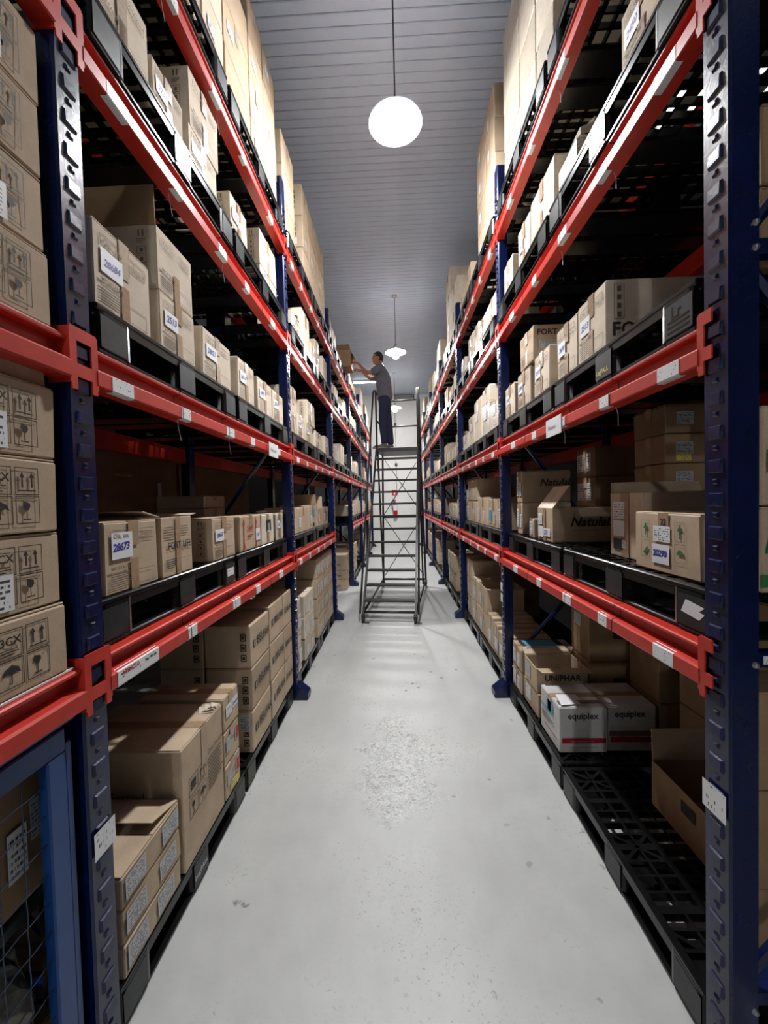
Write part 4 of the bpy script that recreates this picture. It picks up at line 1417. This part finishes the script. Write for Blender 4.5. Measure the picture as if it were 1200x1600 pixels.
c = Carton('R', 2, 2, 3.74, 4.04, .87, .15, .3, z0=2.049 + PH + .302, mat='light', look='small pale carton')
for (y0, y1, n, h, lk) in ((3.4, 3.62, 1, .25, 'tan open-topped carton'), (3.64, 3.98, 1, .27, 'tan carton with blue sticker'), (4.03, 4.5, 1, .29, 'tan carton with white label'), (4.53, 5.12, 2, .25, 'wide tan carton'), (5.13, 5.24, 2, .2, 'narrow tan carton')):
    for k in range(n):
        c = Carton('R', 2, 1, y0, y1, .9, h - .002, .36, z0=1.178 + PH + .001 + k * h, look=lk)
        c.label('aisle', .03, .04, .06, .14, 'sheet').label('aisle', (y1 - y0) * .6, .04, .05, .1, 'sheet')
        if 'blue' in lk:
            c.rect('aisle', .02, .06, .1, .1, 'inkcyan', .001)
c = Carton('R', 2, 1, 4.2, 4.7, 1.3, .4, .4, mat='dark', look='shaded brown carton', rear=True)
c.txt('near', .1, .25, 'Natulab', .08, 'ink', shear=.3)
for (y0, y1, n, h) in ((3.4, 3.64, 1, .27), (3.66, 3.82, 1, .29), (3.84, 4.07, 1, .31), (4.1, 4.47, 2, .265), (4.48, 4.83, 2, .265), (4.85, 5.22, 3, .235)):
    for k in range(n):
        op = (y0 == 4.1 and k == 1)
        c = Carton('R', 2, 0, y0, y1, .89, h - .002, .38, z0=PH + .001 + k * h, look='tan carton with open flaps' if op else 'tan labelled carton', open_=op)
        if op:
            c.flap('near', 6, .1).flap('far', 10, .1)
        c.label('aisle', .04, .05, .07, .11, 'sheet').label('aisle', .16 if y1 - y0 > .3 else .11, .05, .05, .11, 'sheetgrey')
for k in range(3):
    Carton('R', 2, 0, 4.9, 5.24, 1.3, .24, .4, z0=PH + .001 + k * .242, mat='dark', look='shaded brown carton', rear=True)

# ---- left rack, caged bay: stacks of identical cartons with transport symbols
for lv, n in ((1, 5), (2, 4)):
    for k in range(n):
        zb = ZL['L'][lv] + .008 + k * .18
        h = .178 if not (lv == 1 and k == 4) else .09
        c = Carton('L', 0, lv, .52, 1.005 - .004 * (k % 3), .858 + (.02 if (lv == 1 and k == 4) else .004 * (k % 2)), h, .4, z0=zb, mat='kraft', look='tan carton with black transport symbols' if k % 2 == 0 else 'tan symbol-printed carton with white sheet', tape=None, rz=rnd.uniform(-.006, .006))
        W = c.dy
        if h > .1:
            for j, (kind, u, v) in enumerate((('up', W - .115, .088), ('glass', W - .115, .022), ('umbrella', W - .182, .022))):
                c.symbol('aisle', kind, u, v, .06)
            c.frame_rect('aisle', W - .182, .088, .06, .063, .0022)
            c.txt('aisle', W - .178, .118, '3CX', .026, 'ink', bold=.0006).lines('aisle', W - .176, .095, .046, .018, 3, 'ink', .35)
            if k % 2 == 1:
                c.label('aisle', W - .25, .012, .12 if lv == 1 else .15, .08, 'sheetgrey' if lv == 2 else 'sheet')
t = thing('shelf_board', 'white board lying on the first beam of the caged bay', 'shelf board', (-AX - .01, 0, ZL['L'][1]))
link('board', MB().cbox(-.87, 0, -1.05, 1.02, .0005, .007, .001).mesh('board', M['board']), t)
t = thing('shelf_board', 'white board lying on the second beam of the caged bay', 'shelf board', (-AX - .01, 0, ZL['L'][2]))
link('board', MB().cbox(-.87, 0, -1.05, 1.02, .0005, .007, .001).mesh('board', M['board']), t)
for lv in (1, 2):
    r = thing('rear_beam', 'red rear beam behind the %s of the caged bay' % LEV[lv], 'rack beam', (-AX, YL - BAY, ZL['L'][lv]), 0, 'red rear rack beams')
    link('beam_profile', rbeam_me, r)

# wire cage door under the first shelf of the caged bay
t = thing('cage_door', 'blue framed wire mesh cage door beside the first left-side upright', 'cage', (-AX - .012, 0, 0))
for nm, b in (('top_rail', (-.03, 0, .03, .985, .985, 1.045)), ('bottom_rail', (-.03, 0, .03, .985, .03, .08)), ('stile', (-.03, 0, .93, .985, .08, .985)), ('stile', (-.03, 0, .03, .08, .08, .985))):
    link(nm, MB().cbox(*b, .004).mesh(nm, M['cage']), t)
link('jamb', MB().cbox(-.05, -.005, .987, 1.008, .0, 1.0, .003).mesh('jamb', M['cage']), t)
link('jamb', MB().cbox(-.05, -.005, -.005, .025, .0, 1.06, .003).mesh('jamb', M['cage']), t)
link('header', MB().cbox(-.05, -.004, .0, 1.02, 1.048, 1.066, .002).mesh('header', M['cage']), t)
n = 60
wh = MB().tube([(-.012 + .0016 * math.sin(k * 1.3), .06 + .9 * k / n, .0014 * math.sin(k * 1.3 + 1)) for k in range(n + 1)], .0014, 5).mesh('wire', M['wire'])
wv = MB().tube([(-.014 + .0012 * math.cos(k * 1.3), .0007 * math.sin(k * 1.3), .06 + .93 * k / n) for k in range(n + 1)], .0014, 5).mesh('wire', M['wire'])
for k in range(12):
    link('wire', wh, t, (0, 0, .135 + k * .072))
for k in range(14):
    link('wire', wv, t, (0, .12 + k * .058, 0))
t['group'] = 'cage parts'
# things kept in the cage
for i, (y0, y1, z0, h, X, lk) in enumerate(((.58, .998, .005, .3, .925, 'brown labelled carton low in the cage'), (.6, .995, .635, .33, .935, 'brown labelled carton at top of the cage'))):
    c = Carton('L', 0, 0, y0, y1, X, h, .36, z0=z0, mat='dark', look=lk, rear=True, tape=None)
    c.label('aisle', .29, .08, .05, .12, 'sheet').label('aisle', .35, .14, .04, .1, 'sheetgrey').label('aisle', .1, .08, .1, .1, 'sheet')
    c.label('near', .2, .08, .1, .12, 'sheet')
bm = bmesh.new()
bmesh.ops.create_icosphere(bm, subdivisions=3, radius=1)
rr = random.Random(11)
for v in bm.verts:
    n_ = 1 + rr.uniform(-.09, .09)
    v.co = Vector((v.co.x * .17 * n_, v.co.y * .14 * n_, max(-.8, v.co.z) * .13 * n_))
zmin = min(v.co.z for v in bm.verts)
for v in bm.verts:
    v.co.z -= zmin
me = bpy.data.meshes.new('packed_bag')
bm.to_mesh(me)
bm.free()
me.materials.append(M['bag'])
thing('packed_bag', 'dull grey crumpled bag lying on carton inside the wire cage', 'bag', (-1.05, .84, .308), 0, None, me)
c = None
t = thing('inner_shelf', 'thin grey shelf inside the wire cage', 'shelf', (-AX - .08, 0, .6))
link('board', MB().cbox(-.75, 0, .1, 1.027, .0, .03, .003).mesh('board', M['greyblk']), t)
for px in (-.72, -.03):
    for py in (.13, 1.014 if px > -.1 else .97):
        link('leg', MB().box(px - .012, px + .012, py - .011, py + .011, -.6, 0).mesh('leg', M['greyblk']), t)

# ---- stacked cartons standing in the passage under the third left-side bay
for k, (h, w_) in enumerate(((.2, .34), (.16, .32), (.28, .33))):
    c = Carton('L', 3, 0, 7.2, 7.53, .93, h, w_ + .05, z0=.0005 + sum((.2, .16, .28)[:k]) + .001 * k, look='tan carton standing on floor', mat='kraft')
    c.txt('near', .1, h * .3, 'LISFAR', .06, 'inkgrey')

# ---- remaining bays: one carton after the other, each its own
rr = random.Random(21)
HT = {0: (.22, .3), 1: (.18, .36), 2: (.18, .34), 3: (.2, .36), 4: (.25, .4)}
for side in 'LR':
    for bay in range(3, 7):
        for lv in range(5):
            if side == 'L' and bay == 3 and lv < 2:
                continue
            y = (YL if side == 'L' else YR) + (bay - 1) * BAY + .13
            yend = y + BAY - .2
            if side == 'L' and bay == 3 and lv == 4:
                spans = [(y, y + .32), (y + .34, y + .7), (7.25, 7.5)]
            else:
                spans = []
                while y < yend - .22:
                    wd = rr.uniform(.3, .5) if lv in (1, 2, 3) else rr.uniform(.36, .6)
                    if bay > 4:
                        wd *= 1.25
                    if y + wd > yend:
                        break
                    if rr.random() > .12:
                        spans.append((y, y + wd))
                    y += wd + rr.choice((.01, .015, .02, .12))
            for (y0, y1) in spans:
                h = rr.uniform(*HT[lv])
                n = 1
                if lv == 4:
                    n = 2 if (side == 'R' or bay > 3) and rr.random() < .6 else 1
                if lv == 0:
                    n = 2 if bay < 5 else 2
                if side == 'R' and bay == 3 and lv == 4 and 5.6 < y0 < 6.2:
                    n, h = 4, .3
                X = .87 if lv else .89
                z = ZL[side][lv] + PH + .001
                mt = rr.choice(('light', 'light', 'kraft')) if lv >= 2 else rr.choice(('kraft', 'kraft', 'light'))
                for k in range(n):
                    c = Carton(side, bay, lv, y0, y1, X + rr.uniform(0, .02), h - .002, .38, z0=z, mat=mt, look={'light': 'pale carton', 'kraft': 'tan carton'}[mt], det=1 if bay == 3 else 0)
                    z += h
                    u = rr.uniform(.03, (y1 - y0) - .16)
                    c.label('aisle', u, h * rr.uniform(.15, .4), .11, .1, rr.choice(('sheet', 'sheet', 'sheetplain')))
                    if bay == 3 and rr.random() < .5:
                        c.rect('near', .12, h * .4, .14, h * .2, 'inksoft')
# the open carton the worker reaches into
c = Carton('L', 3, 4, 6.72, 7.08, .705, .27, .4, mat='dark', look='open brown carton the worker is handling', open_=True, rz=0.0)
c.flap('aisle', -62, .17, M['light']).flap('near', 40, .1).flap('far', 60, .1)

for c in REG:
    c.done()
# labels: position within each shelf
cols = {}
for c in REG:
    cols.setdefault((c.side, c.bay, c.lv, c.rear), []).append(c)
for key, cs in cols.items():
    cs.sort(key=lambda c: (c.Y0, c.z0))
    stacks = []
    for c in cs:
        for st in stacks:
            if abs(st[0].Y0 - c.Y0) < .11 and abs(st[0].X - c.X) < .1 and all(abs(c.z0 - q.z0) > .05 for q in st):
                st.append(c)
                break
        else:
            stacks.append([c])
    side, bay, lv, rear = key
    place = '%s, %s' % (LEV[lv], bayname(side, bay)) if not (side == 'L' and bay == 3 and lv == 0) else 'passage under third left-side bay'
    for i, st in enumerate(stacks):
        st.sort(key=lambda c: c.z0)
        for j, c in enumerate(st):
            tier = '' if len(st) == 1 else (' bottom' if j == 0 else ' top' if j == len(st) - 1 else ' ' + ORD[j + 1] + ' tier')
            word = ('rear ' if rear else '') + ORD[i + 1] + (' box' if len(st) == 1 else ' stack')
            if 'next rack' in c.look or 'cage' in c.look and side == 'L' and bay == 0:
                c.o['label'] = c.look + (' behind first left-side bay' if 'next rack' in c.look else '')
            else:
                c.o['label'] = '%s, %s%s, %s' % (c.look, word, tier, place)
            c.o['group'] = 'cartons on the %s' % place if not rear else 'cartons behind the front row, %s' % place

# ------------------------------------------------------------------ rolling ladder
LZ, LRUN, HWD = 2.475, 1.5, 0.345
lad = thing('rolling_ladder', 'dark grey rolling warehouse ladder standing across the aisle under the worker', 'ladder', (-.135, 5.22, 0), -math.radians(6.2))


def part(nm, pts, r=.016, n=8, mat='ladder'):
    return link(nm, MB().tube(pts, r, n).mesh(nm, M[mat], True), lad)


for sx in (-1, 1):
    x = sx * HWD
    m_ = MB()
    m_.prism([(-.03, .1), (.03, .1), (LRUN + .03, LZ), (LRUN - .03, LZ)], 'x', x - .012, x + .012)
    link('stringer', m_.mesh('stringer', M['ladder']), lad)
    part('handrail', [(x + sx * .04, 0, .12), (x + sx * .04, LRUN * .55, 1.9), (x + sx * .03, LRUN - .02, 3.4), (x + sx * .03, LRUN + .06, 3.45)], .014)
    part('leg', [(x + sx * .05, 2.28, .1), (x, 2.22, LZ)], .018)
    part('leg', [(x + sx * .01, 2.0, .1), (x, 1.62, LZ)], .016)
    part('guard_post', [(x, 2.22, LZ), (x, 2.22, 3.42)], .016)
    part('guard_post', [(x, LRUN + .05, LZ), (x, LRUN + .05, 3.45)], .016)
    for z in (3.42, 2.95):
        part('guard_rail', [(x, LRUN + .05, z), (x, 2.22, z)], .014)
    part('base_tube', [(x, .02, .13), (x + sx * .05, 2.28, .13)], .018)
for z in (3.42, 2.95):
    part('guard_rail', [(-HWD, 2.22, z), (HWD, 2.22, z)], .014)
part('cross_bar', [(-HWD - .05, 2.28, .13), (HWD + .05, 2.28, .13)], .02)
part('cross_bar', [(-HWD - .02, 2.25, 1.3), (HWD + .02, 2.25, 1.3)], .024)
part('cross_bar', [(-HWD, .02, .14), (HWD, .02, .14)], .016)
for z0, z1 in ((.2, 1.28), (1.32, 2.4)):
    part('cross_brace', [(-HWD - .02, 2.262, z0), (HWD, 2.245, z1)], .008, 6)
    part('cross_brace', [(HWD + .02, 2.278, z0), (-HWD, 2.26, z1)], .008, 6)
step_me = MB().cbox(-HWD + .012, HWD - .012, -.075, .045, -.024, 0, .004)
for k in range(5):
    step_me.box(-HWD + .02, HWD - .02, -.07 + k * .022, -.062 + k * .022, .0, .004)
step_me = step_me.mesh('step', M['ladder'])
for k in range(1, 13):
    f = k / 13
    link('step', step_me, lad, (0, LRUN * f * 1.0 + .02, .1 + (LZ - .1) * f))
pm = MB().cbox(-HWD - .01, HWD + .01, LRUN - .03, 2.24, LZ - .06, LZ, .005)
for k in range(14):
    pm.box(-HWD + .01, HWD - .01, LRUN + .03 + k * .05, LRUN + .045 + k * .05, LZ, LZ + .004)
link('platform', pm.mesh('platform', M['ladder']), lad)
link('brace_plate', MB().prism([(LRUN, LZ - .06), (LRUN + .2, LZ - .06), (1.62, LZ - .3)], 'x', -HWD, -HWD + .008).mesh('brace_plate', M['ladder']), lad)
wheel = MB().lathe([(.001, -.016), (.036, -.016), (.045, -.01), (.045, .01), (.036, .016), (.001, .016)], 18).mesh('wheel', M['rubber'], True)
fork = MB().box(-.024, -.019, -.02, .02, .045, .11).box(.019, .024, -.02, .02, .045, .11).box(-.024, .024, -.025, .025, .105, .118).mesh('caster_fork', M['ladder'])
for sx in (-1, 1):
    for (yy, ex) in ((.0, .0), (2.28, .05)):
        f = link('caster', fork, lad, (sx * (HWD + ex), yy, .0))
        q = link('wheel', wheel, f, (0, 0, .0455))
        q.rotation_euler = (0, PI / 2, 0)
    link('floor_brake', MB().cbox(sx * HWD - .05 + .03, sx * HWD + .05 + .03, -.03, .03, .0, .012, .003).mesh('floor_brake', M['ladder']), lad)

# ------------------------------------------------------------------ the worker on the ladder


def skin(name, joints, edges, mat, parent, root=0, levels=2):
    """one continuous surface grown over a skeleton: joints = (x, y, z, radius[, radius2])"""
    me = bpy.data.meshes.new(name)
    me.from_pydata([j[:3] for j in joints], edges, [])
    o = bpy.data.objects.new(name, me)
    C.objects.link(o)
    md = o.modifiers.new('skin', 'SKIN')
    md.use_smooth_shade = True
    sv = me.skin_vertices[0].data
    for i, j in enumerate(joints):
        sv[i].radius = (j[3], j[4] if len(j) > 4 else j[3])
        sv[i].use_root = (i == root)
    sb = o.modifiers.new('sub', 'SUBSURF')
    sb.levels = levels
    sb.render_levels = levels
    dg = bpy.context.evaluated_depsgraph_get()
    nm = bpy.data.meshes.new_from_object(o.evaluated_get(dg))
    bpy.data.objects.remove(o)
    nm.materials.clear()
    nm.materials.append(M[mat])
    for p in nm.polygons:
        p.use_smooth = True
    return nm


# local: facing -x, feet at z = 0, +y away from the camera
HIP, NECK = Vector((.0, 0, .86)), Vector((-.045, 0, 1.40))
armL = [(-.04, -.165, 1.325, .036), (-.15, -.19, 1.265, .04), (-.25, -.20, 1.25, .038), (-.34, -.19, 1.345, .033), (-.40, -.17, 1.42, .025)]
armR = [(-.05, .165, 1.325, .036), (-.16, .19, 1.27, .04), (-.26, .2, 1.26, .038), (-.35, .18, 1.34, .033), (-.41, .15, 1.40, .025)]
J = [(0, 0, .88, .06), (-.005, 0, 1.0, .085), (-.02, 0, 1.16, .09), (-.04, 0, 1.31, .085), (-.055, 0, 1.405, .052), (-.075, 0, 1.46, .05)]
E_ = [(0, 1), (1, 2), (2, 3), (3, 4), (4, 5)]
for arm in (armL, armR):
    b = len(J)
    J += arm
    E_ += [(3, b)] + [(b + i, b + i + 1) for i in range(len(arm) - 1)]
legs = []
for sy in (-1, 1):
    b = len(J)
    dx = -.03 if sy < 0 else .05
    J += [(0, sy * .09, .80, .055), (dx - .01, sy * .09, .46, .05), (dx + .02, sy * .09, .12, .036), (dx + .012, sy * .09, .05, .028), (dx - .07, sy * .093, .034, .016)]
    E_ += [(0, b), (b, b + 1), (b + 1, b + 2), (b + 2, b + 3), (b + 3, b + 4)]
    legs.append((dx, sy))
# hands: palm and five fingers each
for arm, wi in ((armL, 10), (armR, 15)):
    wx, wy, wz, _ = arm[-1]
    px = len(J)
    J.append((wx - .05, wy, wz + .02, .026, .018))
    E_.append((wi, px))
    for f in range(4):
        oy = (-.027, -.009, .009, .027)[f]
        ln = (.062, .074, .07, .055)[f]
        b = len(J)
        J += [(wx - .085, wy + oy, wz + .035, .0095), (wx - .085 - ln * .55, wy + oy * 1.15, wz + .035, .0085), (wx - .09 - ln * .8, wy + oy * 1.15, wz + .005, .0078)]
        E_ += [(px, b), (b, b + 1), (b + 1, b + 2)]
    b = len(J)
    J += [(wx - .055, wy - .035, wz - .005, .011), (wx - .09, wy - .045, wz - .02, .009)]
    E_ += [(px, b), (b, b + 1)]
body = skin('person', J, E_, 'skin', None)
# head with face, joined to the same body mesh
bm = bmesh.new()
bmesh.ops.create_uvsphere(bm, u_segments=28, v_segments=20, radius=1)
for v in bm.verts:
    x, y, z = v.co
    fx = -x                                        # towards the face
    rx, ry, rz_ = .092, .073, .115
    X = -fx * rx
    Y = y * ry * (1.0 if z > -.2 else 1 - .35 * (-z - .2))
    Z = z * rz_
    if z < -.3 and fx < .2:
        X *= 1 - .3 * (-z - .3)
    if fx > .6:                                    # nose, brow, mouth, chin
        if abs(y) < .2 and -.3 < z < .12:
            X -= .022 * (1 - abs(y) / .2) * (1 - (z + .3) / .42) ** .5
        if .1 < z < .3 and .12 < abs(y) < .5:
            X += .006
        if -.5 < z < -.38 and abs(y) < .3:
            X -= .004
        if z < -.65:
            X -= .012
    v.co = Vector((X, Y, Z))
for sy in (-1, 1):                                 # ears
    geo = bmesh.ops.create_uvsphere(bm, u_segments=10, v_segments=8, radius=1)
    for v in geo['verts']:
        v.co = Vector((v.co.x * .018 + .008, v.co.y * .009 + sy * .075, v.co.z * .03 - .005))
rot = Matrix.Rotation(.12, 4, 'Y') @ Matrix.Rotation(.25, 4, 'Z')
bmesh.ops.transform(bm, matrix=Matrix.Translation((-.105, 0, 1.535)) @ rot, verts=bm.verts)
bm.from_mesh(body)
bm.to_mesh(body)
bm.free()
for p in body.polygons:
    p.use_smooth = True
PLOC = (-.16, 6.92, LZ + .0045)
per = thing('person', 'man in grey T-shirt and navy trousers reaching into a carton from ladder', 'person', PLOC, -.12, None, body)
# clothing shells
SJ = [(0, 0, .79, .158, .135), (0, 0, .92, .14, .122), (-.01, 0, 1.05, .14, .12), (-.025, 0, 1.2, .152, .125), (-.042, 0, 1.315, .145, .11), (-.05, 0, 1.375, .07, .065)]
SE = [(i, i + 1) for i in range(5)]
for arm in (armL, armR):
    b = len(SJ)
    (a0, a1) = arm[0], arm[1]
    SJ += [(a0[0] + .005, a0[1], a0[2], .086), (a1[0], a1[1], a1[2], .072), (a1[0] - .05, a1[1] - .004, a1[2] - .004, .064)]
    SE += [(4, b), (b, b + 1), (b + 1, b + 2)]
link('shirt', skin('shirt', SJ, SE, 'shirt', None), per)
TJ = [(0, 0, .93, .125, .12), (0, 0, .84, .13, .12)]
TE = [(0, 1)]
for dx, sy in legs:
    b = len(TJ)
    TJ += [(0, sy * .085, .74, .094), (dx - .01, sy * .09, .46, .072), (dx + .018, sy * .09, .14, .062), (dx + .015, sy * .09, .07, .064)]
    TE += [(1, b), (b, b + 1), (b + 1, b + 2), (b + 2, b + 3)]
link('trousers', skin('trousers', TJ, TE, 'trousers', None), per)
for dx, sy in legs:
    sh = MB()
    y0 = sy * .092
    out = [(dx + .065, -.03), (dx + .075, 0), (dx + .065, .03), (dx - .02, .038), (dx - .12, .042), (dx - .175, .03), (dx - .19, 0), (dx - .175, -.03), (dx - .12, -.042), (dx - .02, -.036)]
    sh.prism([(a, y0 + b) for a, b in out], 'z', 0, .02)
    so = link('shoe', None, per)
    so2 = link('sole', sh.mesh('sole', M['sole']), so)
    up = MB()
    lay = [(1.0, .02), (.97, .045), (.84, .075)]
    for q, (k_, z_) in enumerate(lay):
        for a, b in out:
            zz = z_ if a > dx - .05 else .02 + (z_ - .02) * .62
            up.v.append((dx + .01 + (a - dx - .01) * k_, y0 + b * k_, zz))
    n_ = len(out)
    for q in range(2):
        for i in range(n_):
            j = (i + 1) % n_
            up.f.append((q * n_ + i, q * n_ + j, (q + 1) * n_ + j, (q + 1) * n_ + i))
            up.mi.append(0)
    up.f.append(tuple(2 * n_ + i for i in range(n_)))
    up.mi.append(0)
    link('upper', up.mesh('upper', M['shoe'], True), so)
# hair cap over the back and top of the head
bm = bmesh.new()
bmesh.ops.create_uvsphere(bm, u_segments=28, v_segments=18, radius=1)
dele = [v for v in bm.verts if (v.co.z < -.35) or (-v.co.x > .55 and v.co.z < .5) or (-v.co.x > .1 and v.co.z < .12)]
bmesh.ops.delete(bm, geom=dele, context='VERTS')
for v in bm.verts:
    v.co = Vector((v.co.x * .098, v.co.y * .078, v.co.z * .122))
bmesh.ops.transform(bm, matrix=Matrix.Translation((-.103, 0, 1.538)) @ rot, verts=bm.verts)
hm = bpy.data.meshes.new('hair')
bm.to_mesh(hm)
bm.free()
hm.materials.append(M['hair'])
for p in hm.polygons:
    p.use_smooth = True
link('hair', hm, per)
# eyes and beard shadow
for sy in (-1, 1):
    em = MB().lathe([(.001, -.009), (.006, -.007), (.009, 0), (.006, .007), (.001, .009)], 10)
    me = em.mesh('eye', M['hair'], True)
    e = link('eye', me, per, mat=Matrix.Translation((-.105, 0, 1.535)) @ rot @ Matrix.Translation((-.083, sy * .028, .012)))
